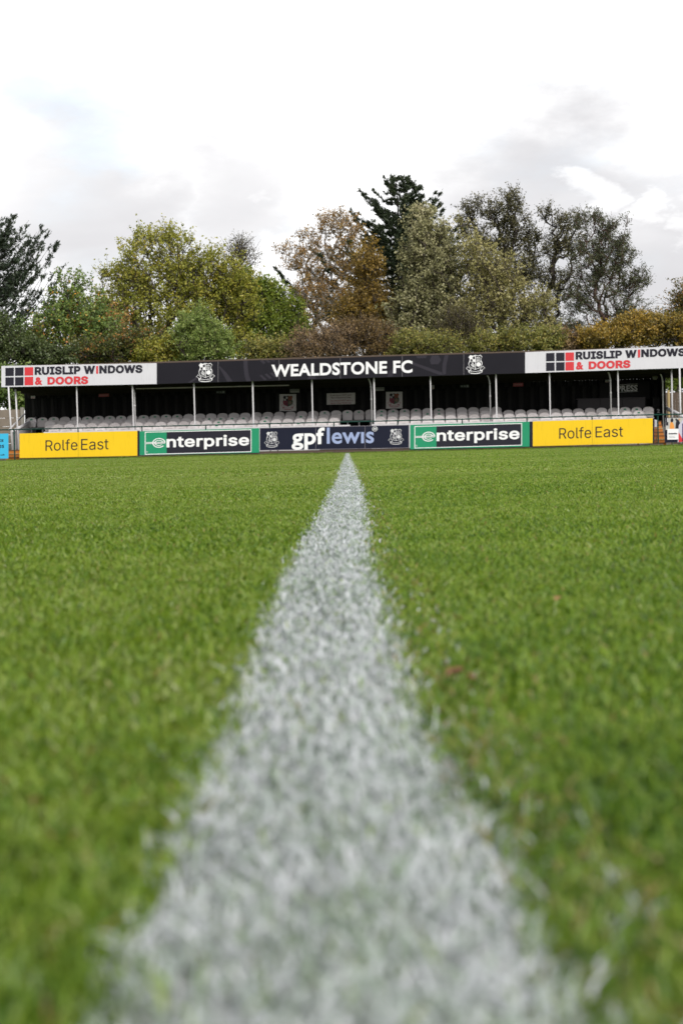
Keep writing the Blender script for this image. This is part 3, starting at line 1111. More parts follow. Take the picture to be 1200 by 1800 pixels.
rows = []
for r in range(4):
    cols = []
    for c in range(0, 60):
        p = px_of(col_x(c), ROWY[r])
        if r == 3:
            ok = p < 890
        else:
            ok = (p > 84 and p < 606) or (p > 660 and p < 1143 - (3 - r) * 3)
        if ok:
            cols.append((c, p))
    rows.append(cols)
m = MB()
m2 = MB()
for r in range(4):
    cs = [c for c, _ in rows[r]]
    runs, s0 = [], cs[0]
    for a_, b_ in zip(cs, cs[1:] + [999]):
        if b_ != a_ + 1:
            runs.append((s0, a_))
            s0 = b_
    zb = zrow[r] - SEAT_H - .015
    for (a_, b_) in runs:
        m.box(col_x(a_) - .21, col_x(b_) + .21, ROWY[r] + .02, ROWY[r] + .07, zb - .05, zb)
        for c in range(a_, b_ + 1):
            if r == 3 and (px_of(col_x(c), ROWY[r]) < 92 or 600 < px_of(col_x(c), ROWY[r]) < 662):
                m2 = MB()                        # only where no row stands in front can these legs be seen
                m2.box(col_x(c) - .025, col_x(c) + .025, ROWY[r] + .025, ROWY[r] + .065, tread[r], zb - .05)
                build('seat_bracket', m2, M_white, stand)
build('seat_rail', m, M_steel, stand)
# side panel and handrails of the open end
xs = P(21.5, 757, 67.95).x
zf, zb_ = P(21, 756, 67.95).z, P(44.5, 733, YW).z
m = MB()
n = 18
for k in range(n):
    y0 = 67.95 + (YW - 67.95) * k / n
    y1 = 67.95 + (YW - 67.95) * (k + .86) / n
    za, zb2 = zf + (zb_ - zf) * k / n - .10, zf + (zb_ - zf) * (k + .86) / n - .10
    m.hexa([(xs, y0, .2), (xs + .02, y0, .2), (xs + .02, y1, .2), (xs, y1, .2), (xs, y0, za), (xs + .02, y0, za), (xs + .02, y1, zb2), (xs, y1, zb2)])
build('side_panel', m, mat('slat_grey', (.40, .38, .39), .6, .2, 4.0, .2), stand)
m = MB()
m.tube([(xs + .01, 67.95, zf - .06), (xs + .01, YW, zb_ - .06)], .055, 8)
build('handrail', m, M_white, stand, smooth=True)
m = MB()
q0, q1 = P(16.5, 755.5, 68.0), P(43.5, 727.8, YW)
m.tube([q0, q1], .030, 8)
build('handrail', m, M_white, stand, smooth=True)
m = MB()
q0, q1 = P(1164.2, 714.5, 71.2), P(1202, 733.5, 67.7)
m.tube([q0, q1], .075, 10)
build('handrail', m, M_white, stand, smooth=True)
# press desk front and wall lining at the far end
m = MB()
pq = (1014.5, 702.0, 719, 1133, 699.5, 717)
for u0, u1 in ((0, .33), (.335, .66), (.665, 1)):
    a = Art(pq, 70.6)
    c = [a.at(u0, 0), a.at(u1, 0), a.at(u1, 1), a.at(u0, 1)]
    m.prism([(p.x, p.z) for p in c], 70.6, 70.63)
a0, a1 = Art(pq, 70.6).at(0, 1), Art(pq, 70.6).at(1, 1)
m.box(a0.x - .02, a1.x + .02, 70.57, 71.2, (a0.z + a1.z) / 2 + .004, (a0.z + a1.z) / 2 + .03)
build('press_desk', m, M_dgrey, stand)
m = MB()
panel(m, (1053, 672.5, 704, 1141, 670, 702), YW - .16, .08)
build('wall_lining', m, M_black2, stand)
m = MB()
pq = (1146, 698.8, 717, 1158.5, 698.4, 716.6)
panel(m, pq, 71.0, .5)
build('cabinet', m, M_black2, stand)

# -- fascia signs (hung on the fascia: things of their own)
for (off, qq, sqx, sq_rows, words, rest, label) in (
        (0, (12, 173, 322, 1103, 153, 300), (40, 100, 108, 168, 175, 236), (187, 245, 254, 313, 181, 240, 249, 308),
         (('RUISLIP W', (246, 180, 237, 671, 170, 229), 0), ('i', (677, 173, 228, 693, 172, 228), 1), ('NDOWS', (700, 170, 227, 1003, 165, 222), 0), ('&', (248, 252, 307, 301, 251, 306), 1), ('DOORS', (336, 250, 305, 622, 244, 301), 1)), None,
         'white roof sign with black and red squares, above the cyan board side of the stand'),
        (900, (89, 76, 223, (FE - 900) * 4 - 2, 29, 183), (236, 296, 306, 366, 372, 432), (83, 141, 150, 209, 77, 136, 144, 204),
         (('RUISLIP W', (444, 73, 129, 873, 59, 116), 0), ('i', (880, 58, 114, 898, 57, 113), 1), ('NDOWS', (904, 56, 112, 1214, 47, 104), 0), ('&', (446, 145, 200, 500, 143, 198), 1), ('DOORS', (535, 141, 197, 828, 131, 187), 1)), None,
         'white roof sign with black and red squares and lettering above the press area')):
    q = Z1(off, *qq)
    a = Art(q, YF)
    c = a.at(.5, 0)
    root = empty('roof_sign', (c.x, YF, c.z), label, 'sign', 'white sponsor signs on the stand roof')
    m = MB()
    panel(m, q, YF, .02)
    build('panel', m, M_signwhite, root)
    m = MB()
    for k in range(3):
        for j in range(2):
            u0, u1 = sqx[2 * k], sqx[2 * k + 1]
            f0 = (u0 - sqx[0]) / (sqx[5] - sqx[0])
            f1 = (u1 - sqx[0]) / (sqx[5] - sqx[0])
            lt, lb = sq_rows[2 * j], sq_rows[2 * j + 1]
            rt, rb = sq_rows[4 + 2 * j], sq_rows[5 + 2 * j]
            Art(Z1(off, u0, lt + (rt - lt) * f0, lb + (rb - lb) * f0, u1, lt + (rt - lt) * f1, lb + (rb - lb) * f1), YF).rect(m, 0, 1, 0, 1, 1 if k == 2 else 0, 1)
    build('window_emblem', m, [M_ink, M_red], root)
    m = MB()
    for wd, tq, mi in words:
        text(m, wd, Z1(off, *tq), YF, .045, mi, 2, None if wd == '&' else GROTESK)
    build('lettering', m, [M_ink, M_red], root)

q = (275.8, 638.3, 675.0, 922.2, 619.3, 656.0)
a = Art(q, YF)
c = a.at(.5, 0)
root = empty('name_banner', (c.x, YF, c.z), 'long black banner with the white club name and two white crests on the roof edge', 'banner')
m = MB()
panel(m, q, YF - .004, .022)
build('panel', m, M_banner, root)
m = MB()
YN = YF - .004
bu = lambda x: (x - 275.8) / 646.4
for px in (383.5, 490.5, 598, 706.5, 814.5):
    a3 = Art(q, YN)
    m = MB()
    a3.rect(m, bu(px - .45), bu(px + .45), .01, .99, 0, 1)
    build('seam', m, M_seam, root)
m = MB()
A = Art(q, YN)
# faint outsize copy of the crest printed across the cloth
A.poly(m, [(bu(428), 1), (bu(428.5), .6), (bu(430), .25), (bu(433), 0), (bu(441), 0), (bu(437.5), .3), (bu(435.5), .65), (bu(435.2), 1)], 0, 1)
A.poly(m, [(bu(385), .70), (bu(392), .40), (bu(399), .02), (bu(409), .02), (bu(398), .45), (bu(386), .78)], 0, 1)
A.poly(m, [(bu(336), .02), (bu(346), .18), (bu(347), .30), (bu(330), .02)], 0, 1)
for k in range(3):
    A.poly(m, [(bu(456 + 9 * k), .25 + .05 * k), (bu(465 + 9 * k), .02 + .06 * k), (bu(469 + 9 * k), .06 + .06 * k), (bu(460 + 9 * k), .30 + .05 * k)], 0, 1)
    A.poly(m, [(bu(456 + 9 * k), .985), (bu(463 + 9 * k), .80 + .05 * k), (bu(467 + 9 * k), .86 + .04 * k), (bu(463 + 9 * k), .985)], 0, 1)
A.poly(m, [(bu(722), .72), (bu(776), .16), (bu(780), .02), (bu(770), .05), (bu(723), .58)], 0, 1)
A.poly(m, [(bu(777), .06), (bu(783), .06), (bu(784), .5), (bu(788), .98), (bu(781), .98), (bu(777), .5)], 0, 1)
A.poly(m, [(bu(757), .55), (bu(770), .55), (bu(775), .75), (bu(770), .97), (bu(758), .97), (bu(755), .75)], 0, 1)
A.poly(m, [(bu(733), .86), (bu(748), .86), (bu(750), .98), (bu(731), .98)], 0, 1)
A.poly(m, [(bu(540), .02), (bu(556), .02), (bu(552), .22), (bu(543), .18)], 0, 1)
A.poly(m, [(bu(680), .02), (bu(690), .02), (bu(692), .40), (bu(684), .30)], 0, 1)
build('faint_emblem', m, M_faint, root)
m = MB()
text(m, 'WEALDSTONE FC', Z1(440, 148, 164, 251, 1138, 132, 222), YN, .032, 0, 3)
build('lettering', m, M_letterwhite, root)
for cq in (Z1(220, 500, 152, 288, 632, 149, 284), Z1(680, 553, 95, 231, 687, 92, 227)):
    m = MB()
    crest(m, cq, YN, 0, 1, base=2)
    build('crest', m, [M_letterwhite, M_banner], root)

# -- signs and lamps on the back wall
YS = YW - .05
for q, label in (((491.2, 693.0, 722.6, 520.6, 692.6, 722.3), 'square cream plaque with coloured crest on back wall, beside the flat ceiling lamp'),
                 ((678.0, 688.8, 718.2, 707.0, 688.4, 717.8), 'square cream plaque with coloured crest on back wall, right of the notice')):
    cc = Art(q, YS).at(.5, 0)
    root = empty('crest_plaque', (cc.x, YS, cc.z), label, 'plaque', 'crest plaques on the back wall')
    m = MB()
    panel(m, q, YS - .03, .03)
    build('panel', m, M_plaque, root)
    cx0, cx1 = q[0] + 2.6, q[3] - 2.4
    m = MB()
    crest(m, (cx0, q[1] + 2.2, q[2] - 2.0, cx1, q[4] + 2.2, q[5] - 2.0), YS - .03, 0, 1, 3, 2, 4, 5, 1, 0, 2)
    build('crest', m, [M_ink, M_plaque, M_crimson, M_crestorange, M_crestgreen, mat('crest_brown', (.20, .12, .08))], root)
q = (574, 691.5, 711.3, 624, 690.3, 710.3)
cc = Art(q, YS).at(.5, 0)
root = empty('notice_board', (cc.x, YS, cc.z), 'wide cream notice with four lines of red and dark writing on the back wall', 'notice')
m = MB()
panel(m, q, YS - .03, .03)
build('panel', m, M_plaque, root)
m = MB()
for k, (tx, x0, x1, mi) in enumerate((('If you have NOT paid', 580.5, 617.5, 0), ('for a Reserved Seat', 582, 617, 0), ('You should NOT sit in a', 579.5, 619.5, 1), ('Season Ticket Holder Seat', 581, 617, 1))):
    y0 = 693.0 + (0, 3.9, 9.1, 13.4)[k]
    text(m, tx, (x0, y0 + .6, y0 + 3.8, x1, y0 - .2, y0 + 3.0), YS - .03, .012, mi, 1)
build('lettering', m, [mat('notice_dark_red', (.10, .02, .03)), mat('notice_red', (.26, .012, .035))], root)


def wall_box(name, q, Y, thick, mtl, label, cat, group=None, deco=None):
    cc = Art(q, Y).at(.5, 0)
    root = empty(name, (cc.x, Y, cc.z), label, cat, group)
    m = MB()
    panel(m, q, Y - thick, thick)
    build('body', m, mtl, root)
    if deco:
        m = MB()
        mats = deco(m, Art(q, Y - thick))
        build('face', m, mats, root)
    return root


def d_notice(m, a):
    a.rect(m, .12, .88, .55, .88, 0, 1)
    a.rect(m, .2, .8, .3, .42, 0, 1)
    a.rect(m, .1, .9, .08, .2, 1, 1)
    return [M_greyink, M_redlabel]


def d_red(m, a):
    for k in range(7):
        a.rect(m, .08 + .12 * k, .155 + .12 * k, .32, .68, 0, 1)
    return [mat('pale_red_print', (.50, .22, .24))]


def d_exit(m, a):
    a.rect(m, .06, .94, .12, .88, 0, 1)
    a.poly(m, [(.10, .5), (.22, .22), (.22, .4), (.34, .4), (.34, .6), (.22, .6), (.22, .78)], 1, 2)
    a.disc(m, .50, .72, .035, .10, 1, 2, 10)
    a.poly(m, [(.42, .2), (.5, .42), (.58, .2), (.62, .25), (.55, .62), (.45, .62)], 1, 2)
    a.rect(m, .68, .88, .2, .8, 1, 2)
    return [mat('exit_dark', (.05, .065, .06)), mat('exit_print', (.28, .30, .30))]


def d_lamp(m, a):
    a.rect(m, .04, .96, .05, .42, 0, 1)
    return [mat('lamp_diffuser', (.33, .33, .31), .4)]


wall_box('wall_notice', (54.8, 693.4, 700.4, 62.2, 693.2, 700.2), YS, .02, M_plaque, 'small white notice near the open end of the black back wall', 'notice', None, d_notice)
wall_box('wall_notice', (1063, 666.4, 672.4, 1069.6, 666.2, 672.2), YS, .02, M_plaque, 'small white notice beside the press sign', 'notice', None, d_notice)
wall_box('wall_notice', (757.6, 677.2, 684, 762.8, 677.1, 683.9), YS, .02, M_plaque, 'tiny pale notice partly behind a roof post, left of an exit sign', 'notice', None, d_notice)
wall_box('red_sign', (173.8, 691.6, 697.6, 192, 691.2, 697.2), YS, .02, M_redlabel, 'small dull red sign on the back wall above the leftmost yellow board', 'sign', None, d_red)
wall_box('red_sign', (901, 673.4, 679.4, 919, 673, 679), YS, .02, M_redlabel, 'small dull red sign on the back wall near the press end', 'sign', None, d_red)
wall_box('exit_sign', (378.8, 686.3, 692.6, 397, 685.9, 692.2), YW - .2, .08, M_black2, 'dark exit sign box under the roof left of the name lettering', 'exit sign', None, d_exit)
wall_box('exit_sign', (807.2, 675.7, 682.2, 825, 675.3, 681.8), YW - .2, .08, M_black2, 'dark exit sign box under the roof right of the name lettering', 'exit sign', None, d_exit)
M_dullamp = mat('lamp_grey', (.20, .20, .19), .5)
wall_box('bulkhead_lamp', (509.4, 683.9, 690.3, 526.2, 683.5, 690), YW - .25, .1, M_dullamp, 'unlit grey batten lamp above the first crest plaque', 'lamp', None, d_lamp)
wall_box('bulkhead_lamp', (659, 680.8, 687.2, 675.2, 680.4, 686.8), YW - .25, .1, M_dullamp, 'unlit grey batten lamp up left of the second crest plaque', 'lamp', None, d_lamp)

q = (1082.5, 675.2, 690.4, 1121, 673.6, 688.8)
cc = Art(q, YW - .2).at(.5, 0)
root = empty('press_sign', (cc.x, YW - .2, cc.z), 'black sign with white letters between two thin white lines at the press end', 'sign')
m = MB()
panel(m, q, YW - .2, .03)
build('panel', m, M_black2, root)
m = MB()
a = Art(q, YW - .2)
M_dimwhite = mat('dim_white_letters', (.66, .65, .66), .4, .1)
text(m, 'PRESS', (1083.8, 677.9, 688.6, 1119.6, 676.6, 687.2), YW - .2, .028)
a.rect(m, .04, .97, .90, .935, 0, 1)
a.rect(m, .04, .97, .03, .065, 0, 1)
build('lettering', m, M_dimwhite, root)

lc = P(1150.7, 662.7, 71.9)
root = empty('round_lamp', lc, 'round pale bulkhead lamp high in the dark press end corner', 'lamp')
m = MB()
prof = [(0, .0), (.05, -.012), (.09, -.008), (.112, .02), (.112, .06)]
nseg = 20
for k in range(len(prof) - 1):
    for s_ in range(nseg):
        w0, w1 = 2 * math.pi * s_ / nseg, 2 * math.pi * (s_ + 1) / nseg
        (r0, y0), (r1, y1) = prof[k], prof[k + 1]
        pt = lambda r_, y_, w_: (lc.x + r_ * math.cos(w_), lc.y + y_, lc.z + r_ * math.sin(w_))
        f = [pt(r0, y0, w0), pt(r1, y1, w0), pt(r1, y1, w1), pt(r0, y0, w1)]
        m.poly(f if r0 > 0 else [f[0], f[1], f[2]])
build('diffuser', m, M_lamp, root, smooth=True)
m = MB()
m.tube([(lc.x, lc.y + .05, lc.z), (lc.x, YW - .03, lc.z)], .12, 16)
build('base', m, M_dgrey, root)
# number painted at the gangway
m = MB()
text(m, '2', (1153.6, 719.2, 725.8, 1158.6, 719.0, 725.6), 70.92, .03)
o = build('gangway_number', m, M_dimwhite)
m2 = MB()
panel(m2, (1151, 717.5, 727, 1161, 717.3, 726.8), 70.93, .04)
o2 = build('gangway_plate', m2, M_black2)
o.parent = o2
o.location = WLOC[o.name] - WLOC[o2.name]
o2.name = 'number_plate'
o.name = 'numeral'
tag(o2, 'black plate with a pale figure 2 below the dark cabinet', 'sign')

# -- steps up into the stand at both ends
for (p0, p1, n, label) in ((14, 36, 3, 'orange brown steps behind the gap between cyan and yellow boards'), (1149.6, 1168, 7, 'orange brown steps behind the gap beside the photo printed board')):
    x0, x1 = P(p0, 780, 67.2).x, P(p1, 780, 67.2).x
    root = empty('entry_steps', ((x0 + x1) / 2, 67.3, 0), label, 'steps')
    for k in range(n):
        m = MB()
        y0 = 66.9 + .22 * k
        m.box(x0, x1, y0, y0 + .26, 0, .135 * (k + 1) - .03)
        build('riser', m, M_orange, root)
        m = MB()
        m.box(x0 - .01, x1 + .01, y0 - .02, y0 + .24, .135 * (k + 1) - .027, .135 * (k + 1))
        build('tread', m, M_tan if k in (1, 4) else mat('step_dark', (.16, .07, .03), .8, .2), root)
m = MB()
pq = (1149.6, 737.5, 751, 1154.4, 738.5, 750.5)
panel(m, pq, 66.45, .015)
mm = MB()
c = Art(pq, 66.45).at(.5, 0)
mm.box(c.x - .02, c.x + .02, 66.467, 66.50, 0, c.z + .25)
o = build('white_placard', m, M_signwhite)
tag(o, 'small white placard in the gap left of the green post by the steps', 'placard')
build('stake', mm, M_brown, o)

# ------------------------------------------------------------------ seats
SW = .415


def rounded(w, h, r, seg=5, foot=.02):
    pts = [(-w / 2 + foot, 0), (w / 2 - foot, 0), (w / 2, h * .35)]
    for k in range(seg + 1):
        t = k / seg * math.pi / 2
        pts.append((w / 2 - r + r * math.cos(t), h - r * .66 + r * .66 * math.sin(t)))
    for k in range(seg + 1):
        t = math.pi / 2 + k / seg * math.pi / 2
        pts.append((-w / 2 + r + r * math.cos(t), h - r * .66 + r * .66 * math.sin(t)))
    pts.append((-w / 2, h * .35))
    return pts


def shell(w, h, r, y_front, thick, rake, hollow, z0=0.0):
    """Moulded shell: rounded outline, dished across its width, leaning back."""
    m = MB()
    outl = rounded(w, h, r)
    inner = [(x * .88, h * .06 + z * .88) for x, z in outl]
    yy = lambda x, z, extra=0: y_front + rake * z + hollow * (x / w * 2) ** 2 * -1 + extra
    n = len(outl)
    fr = [(x, yy(x, z), z0 + z) for x, z in outl]
    inn = [(x, yy(x, z, .012), z0 + z) for x, z in inner]
    bk = [(x, yy(x, z, thick), z0 + z) for x, z in outl]
    i = 0
    m.v = fr + inn + bk
    for k in range(n):
        k1 = (k + 1) % n
        m.f.append((k, k1, n + k1, n + k))
        m.f.append((k1, k, 2 * n + k, 2 * n + k1))
    m.f.append(tuple(n + k for k in range(n)))
    m.f.append(tuple(2 * n + k for k in range(n - 1, -1, -1)))
    m.m = [0] * len(m.f)
    return m


seat0 = bpy.data.objects.new('stadium_seat', None)
seat0.empty_display_size = .1
COL.objects.link(seat0)
WLOC[seat0.name] = Vector((0, 0, 0))
kids = [
    build('backrest', shell(SW, SEAT_H, .185, .0, .022, .16, .02), M_seat, seat0, loc=(0, 0, 0), smooth=False),
    build('seat_pan', shell(SW * .95, SEAT_H * .62, .17, -.085, .05, .12, .01, -.01), M_seat, seat0, loc=(0, 0, 0)),
]
mb = MB()
for sx in (-1, 1):
    mb.box(sx * .17 - .012, sx * .17 + .012, -.03, .06, -.03, .07)
kids.append(build('hinge_bracket', mb, M_steel, seat0, loc=(0, 0, 0)))
mb = MB()
mb.prism([(-.048, .276), (.048, .276), (.042, .328), (-.042, .328)], .040, .068)
sticker_me = build('sticker', mb, M_sticker, kids[0], loc=(0, 0, 0))
ORD = ['zeroth', 'first', 'second', 'third', 'fourth', 'fifth', 'sixth', 'seventh', 'eighth', 'ninth', 'tenth', 'eleventh', 'twelfth']
ROWNAME = ['front row', 'second row', 'third row', 'back row']
BAYS = [31, 136, 234, 342, 445, 549, 655, 757, 868, 966, 1086, 1170]
STICK = {3: (55, 75, 94, 154, 174, 194, 215, 251, 270, 292, 312, 541, 562, 581, 601, 619, 640, 677, 699, 718, 737, 778),
         2: (371, 390, 411, 431, 472, 531, 662, 742, 766, 1106, 1126), 1: (392, 472, 761, 1129), 0: (371, 411, 431, 520, 600)}
wear = []
first = True
for r in (3, 2, 1, 0):
    last_bay, k_in = None, 0
    for (c, p) in rows[r]:
        bay = sum(1 for b in BAYS if p >= b)
        bay = max(1, bay)
        k_in = k_in + 1 if bay == last_bay else 1
        last_bay = bay
        st = any(abs(p - q) < 9.5 for q in STICK.get(r, ()))
        o = seat0 if first else seat0.copy()
        if not first:
            COL.objects.link(o)
        worn = random.random() < .4
        for ch in kids + ([sticker_me] if st else []):
            if first:
                continue
            q = ch.copy()
            COL.objects.link(q)
            q.parent = back if ch is sticker_me else o
            if ch is kids[0]:
                back = q
            if worn and ch.name.startswith(('backrest', 'seat_pan')):
                q.material_slots[0].link = 'OBJECT'
                q.material_slots[0].material = M_seat2
            if ch.name.startswith('seat_pan'):
                q.rotation_euler = (random.uniform(-.05, .05), 0, random.uniform(-.02, .02))
            if ch.name.startswith('backrest'):
                q.rotation_euler = (random.uniform(-.03, .03), 0, 0)
        first = False
        o.location = (col_x(c), ROWY[r] + random.uniform(-.006, .006), zrow[r] - SEAT_H + random.uniform(-.006, .006))
        lead = 'grey tip-up seat with green sticker' if st else 'grey tip-up seat'
        tag(o, f"{lead}, {ROWNAME[r]}, {ORD[k_in]} from left in stand's {ORD[bay]} bay", 'seat', 'grey stadium seats in the stand')

# ------------------------------------------------------------------ fences behind the stand
m = MB()
xa, xb = P(-140, 740, 74.5).x, P(42, 740, 74.5).x
zt = P(20, 720, 74.5).z
nb = 6
for k in range(nb):
    m.box(xa, xb, 74.5 + .012 * (k % 2), 74.56, zt * k / nb + .012, zt * (k + 1) / nb)
o = build('panel_fence', m, M_panelstone)
tag(o, 'low weathered brown panel fence behind the open end of the stand', 'fence')
for px in (-120, -40, 40):
    x = P(px, 740, 74.5).x
    mm = MB()
    mm.box(x - .06, x + .06, 74.44, 74.62, 0, zt + .08)
    build('post', mm, M_concrete, o)
xa, xb = P(1150, 700, 75.5).x, P(1340, 700, 75.5).x
zt = P(1180, 690, 75.5).z
m = MB()
x = xa
while x < xb:
    m.box(x, x + .115, 75.5 + random.uniform(0, .012), 75.53, .05, zt + random.uniform(-.01, .01))
    x += .12
o = build('timber_fence', m, M_brown)
tag(o, 'dark brown close-boarded timber fence behind the press end of the stand', 'fence')
pp = P(1173.8, 686, 74.0)
m = MB()
m.tube([(pp.x, 74.0, 0), (pp.x, 74.0, pp.z)], [.055, .05], 10)
o = build('timber_post', m, M_tan)
tag(o, 'round pale timber post in front of the dark brown fence', 'post')

# ------------------------------------------------------------------ trees


def tubes_np(p0, p1, r0, r1, sides=5):
    """(n, 2*sides, 3) frustum points for many limbs at once."""
    t = p1 - p0
    L = np.linalg.norm(t, axis=1, keepdims=True) + 1e-9
    t = t / L
    ref = np.where(np.abs(t[:, 2:3]) < .9, np.array([[0, 0, 1.0]]), np.array([[1.0, 0, 0]]))
    a = np.cross(t, ref)
    a /= np.linalg.norm(a, axis=1, keepdims=True) + 1e-9
    b = np.cross(t, a)
    w = np.arange(sides) * 2 * np.pi / sides
    ring = a[:, None, :] * np.cos(w)[None, :, None] + b[:, None, :] * np.sin(w)[None, :, None]
    A = p0[:, None, :] + ring * r0[:, None, None]
    B = p1[:, None, :] + ring * r1[:, None, None]
    return np.concatenate([A, B], 1)


def tube_pattern(s):
    return [(k, (k + 1) % s, s + (k + 1) % s, s + k) for k in range(s)]


def leaves_np(c, d, L, Wd, g, fold=.25):
    """Small folded leaves: centre c, axis d, length, width (arrays)."""
    n = len(c)
    d = d / (np.linalg.norm(d, axis=1, keepdims=True) + 1e-9)
    rnd = g.standard_normal((n, 3))
    s = np.cross(d, rnd)
    s /= np.linalg.norm(s, axis=1, keepdims=True) + 1e-9
    nrm = np.cross(d, s)
    a = c - d * (L / 2)[:, None]
    b = c + d * (L / 2)[:, None]
    mid = c + nrm * (fold * Wd)[:, None] * .5
    l = mid - s * (Wd / 2)[:, None]
    r = mid + s * (Wd / 2)[:, None]
    return np.stack([a, r, b, l], 1)


LEAFP = [(0, 1, 2), (0, 2, 3)]


def blob_points(blobs, Y, n, g, shell=1.9, depth=.85):
    s = Y / F
    w = np.array([b[2] * b[3] * (b[4] if len(b) > 4 else 1) for b in blobs], float)
    k = g.choice(len(blobs), n, p=w / w.sum())
    v = g.standard_normal((n, 3))
    v /= np.linalg.norm(v, axis=1, keepdims=True)
    rr_ = g.random(n) ** (1 / shell / 1.3)
    out_ = np.zeros((n, 3))
    for i, b in enumerate(blobs):
        sel = k == i
        c = P(b[0], b[1], Y)
        e = np.array([b[2] * s, max(b[2], b[3]) * s * depth, b[3] * s])
        out_[sel] = np.array(c) + v[sel] * rr_[sel][:, None] * e
    return out_, k


def tree(name, label, cat, Y, base_px, blobs, leafm, barkm, n_nodes=260, twigs=4, per=12, leaf=(.13, .075), trunk_r=.20, seed=1, fork=.35, tint=(.5, .2), clump=.14,
         group='trees behind the stand', shell=1.9, droop=0.0, bare=0.0, twig_len=.75, up=.35, depth=.85, pale_tint=None):
    leaf = (leaf[0] * .80, leaf[1] * .80)
    per = int(round(per * 1.45))
    g = np.random.default_rng(seed)
    base = P(base_px, 780, Y)
    base = np.array([base.x, Y, 0.0])
    A, kb = blob_points(blobs, Y, n_nodes, g, shell, depth)
    top = A[:, 2].max()
    cen = A.mean(0)
    fz = base[2] + (A[:, 2].min() - base[2]) * .6 + (cen[2] - A[:, 2].min()) * fork
    fz = max(.4, fz)
    nt_ = 7
    trunk = np.stack([base + (np.array([cen[0], cen[1], fz]) - base) * np.array([u ** 1.6, u ** 1.6, u]) for u in np.linspace(0, 1, nt_)])
    trunk[1:-1, :2] += g.normal(0, .05, (nt_ - 2, 2))
    pos = [p for p in trunk]
    par = [-1] + list(range(nt_ - 1))
    plen = [0.0]
    for i in range(1, nt_):
        plen.append(plen[-1] + np.linalg.norm(trunk[i] - trunk[i - 1]))
    order = np.argsort(np.linalg.norm(A - trunk[-1], axis=1))
    PA = np.zeros((nt_ + n_nodes, 3)); PA[:nt_] = trunk
    PL = np.zeros(nt_ + n_nodes); PL[:nt_] = plen
    cnt = nt_
    startk = 2
    node_blob = [0] * nt_
    for i in order:
        d = np.linalg.norm(PA[startk:cnt] - A[i], axis=1)
        down = np.clip(PA[startk:cnt, 2] - A[i, 2], 0, None)
        j = int(np.argmin(d + .42 * PL[startk:cnt] + 1.2 * down)) + startk
        PA[cnt] = A[i]
        PL[cnt] = PL[j] + d[j - startk]
        par.append(j)
        node_blob.append(kb[i])
        cnt += 1
    desc = np.ones(cnt)
    for i in range(cnt - 1, 0, -1):
        desc[par[i]] += desc[i]
    rr_ = trunk_r * (desc / desc[0]) ** .5
    rr_ = np.maximum(rr_, .013)
    # limbs, each bowed a little
    p0 = PA[np.array(par[1:cnt])]
    p1 = PA[1:cnt]
    r0 = np.minimum(rr_[np.array(par[1:cnt])], rr_[1:cnt] * 1.6)
    r0[:nt_ - 1] = rr_[np.array(par[1:nt_])]
    r1 = rr_[1:cnt]
    Ld = np.linalg.norm(p1 - p0, axis=1)[:, None]
    bow = g.normal(0, .07, p0.shape) * Ld
    bow[:, 2] -= .05 * Ld[:, 0]
    bow[:nt_ - 1] *= .1
    q1, q2 = p0 + (p1 - p0) * .34 + bow, p0 + (p1 - p0) * .68 + bow * .9
    ra, rb = r0 + (r1 - r0) * .34, r0 + (r1 - r0) * .68
    W = [tubes_np(p0, q1, r0, ra), tubes_np(q1, q2, ra, rb), tubes_np(q2, p1, rb, r1)]
    # root flare
    W.append(tubes_np(base[None] - np.array([[0, 0, .1]]), base[None] + np.array([[0, 0, .5]]), np.array([trunk_r * 1.5]), np.array([trunk_r * 1.02])))
    # twigs
    nd = PA[nt_:cnt]
    outw = nd - np.array([cen[0], cen[1], cen[2] - .25 * (top - fz)])
    outw /= np.linalg.norm(outw, axis=1, keepdims=True) + 1e-9
    T0 = np.repeat(nd, twigs, 0)
    td = np.repeat(outw, twigs, 0) * .6 + g.standard_normal((len(T0), 3)) * .62 + np.array([0, 0, up])
    td /= np.linalg.norm(td, axis=1, keepdims=True)
    tl = twig_len * g.uniform(.5, 1.3, len(T0))
    T1 = T0 + td * tl[:, None]
    T1[:, 2] -= droop * tl
    W.append(tubes_np(T0, T1, np.full(len(T0), .011), np.full(len(T0), .005)))
    Wd = np.concatenate(W)
    root = empty(name, base, label, cat, group)
    np_mesh('trunk', Wd, tube_pattern(5), np.zeros(len(Wd)), barkm, base, root)
    # leaves along the twigs, in tufts
    keep = g.random(len(T0)) >= bare
    idx = np.repeat(np.nonzero(keep)[0], per)
    u = g.uniform(.15, 1.08, len(idx)) ** .8
    c = T0[idx] + (T1 - T0)[idx] * u[:, None] + g.normal(0, .085 * (leaf[0] / .13) ** .5, (len(idx), 3))
    d = td[idx] * .5 + g.standard_normal((len(idx), 3)) * .8 + np.array([0, 0, -.15 - droop])
    sz = g.uniform(.65, 1.35, len(idx))
    V = leaves_np(c, d, leaf[0] * sz, leaf[1] * sz, g)
    node_t = g.normal(0, clump, len(nd))
    bt = np.array([(b[5] if len(b) > 5 else 0.0) for b in blobs])
    nb_ = np.array(node_blob[nt_:cnt])
    tt = tint[0] + node_t[idx // twigs] + bt[nb_[idx // twigs]] + g.normal(0, tint[1], len(idx))
    np_mesh('crown', V, LEAFP, np.clip(tt, 0, 1), leafm, base, root)
    return root


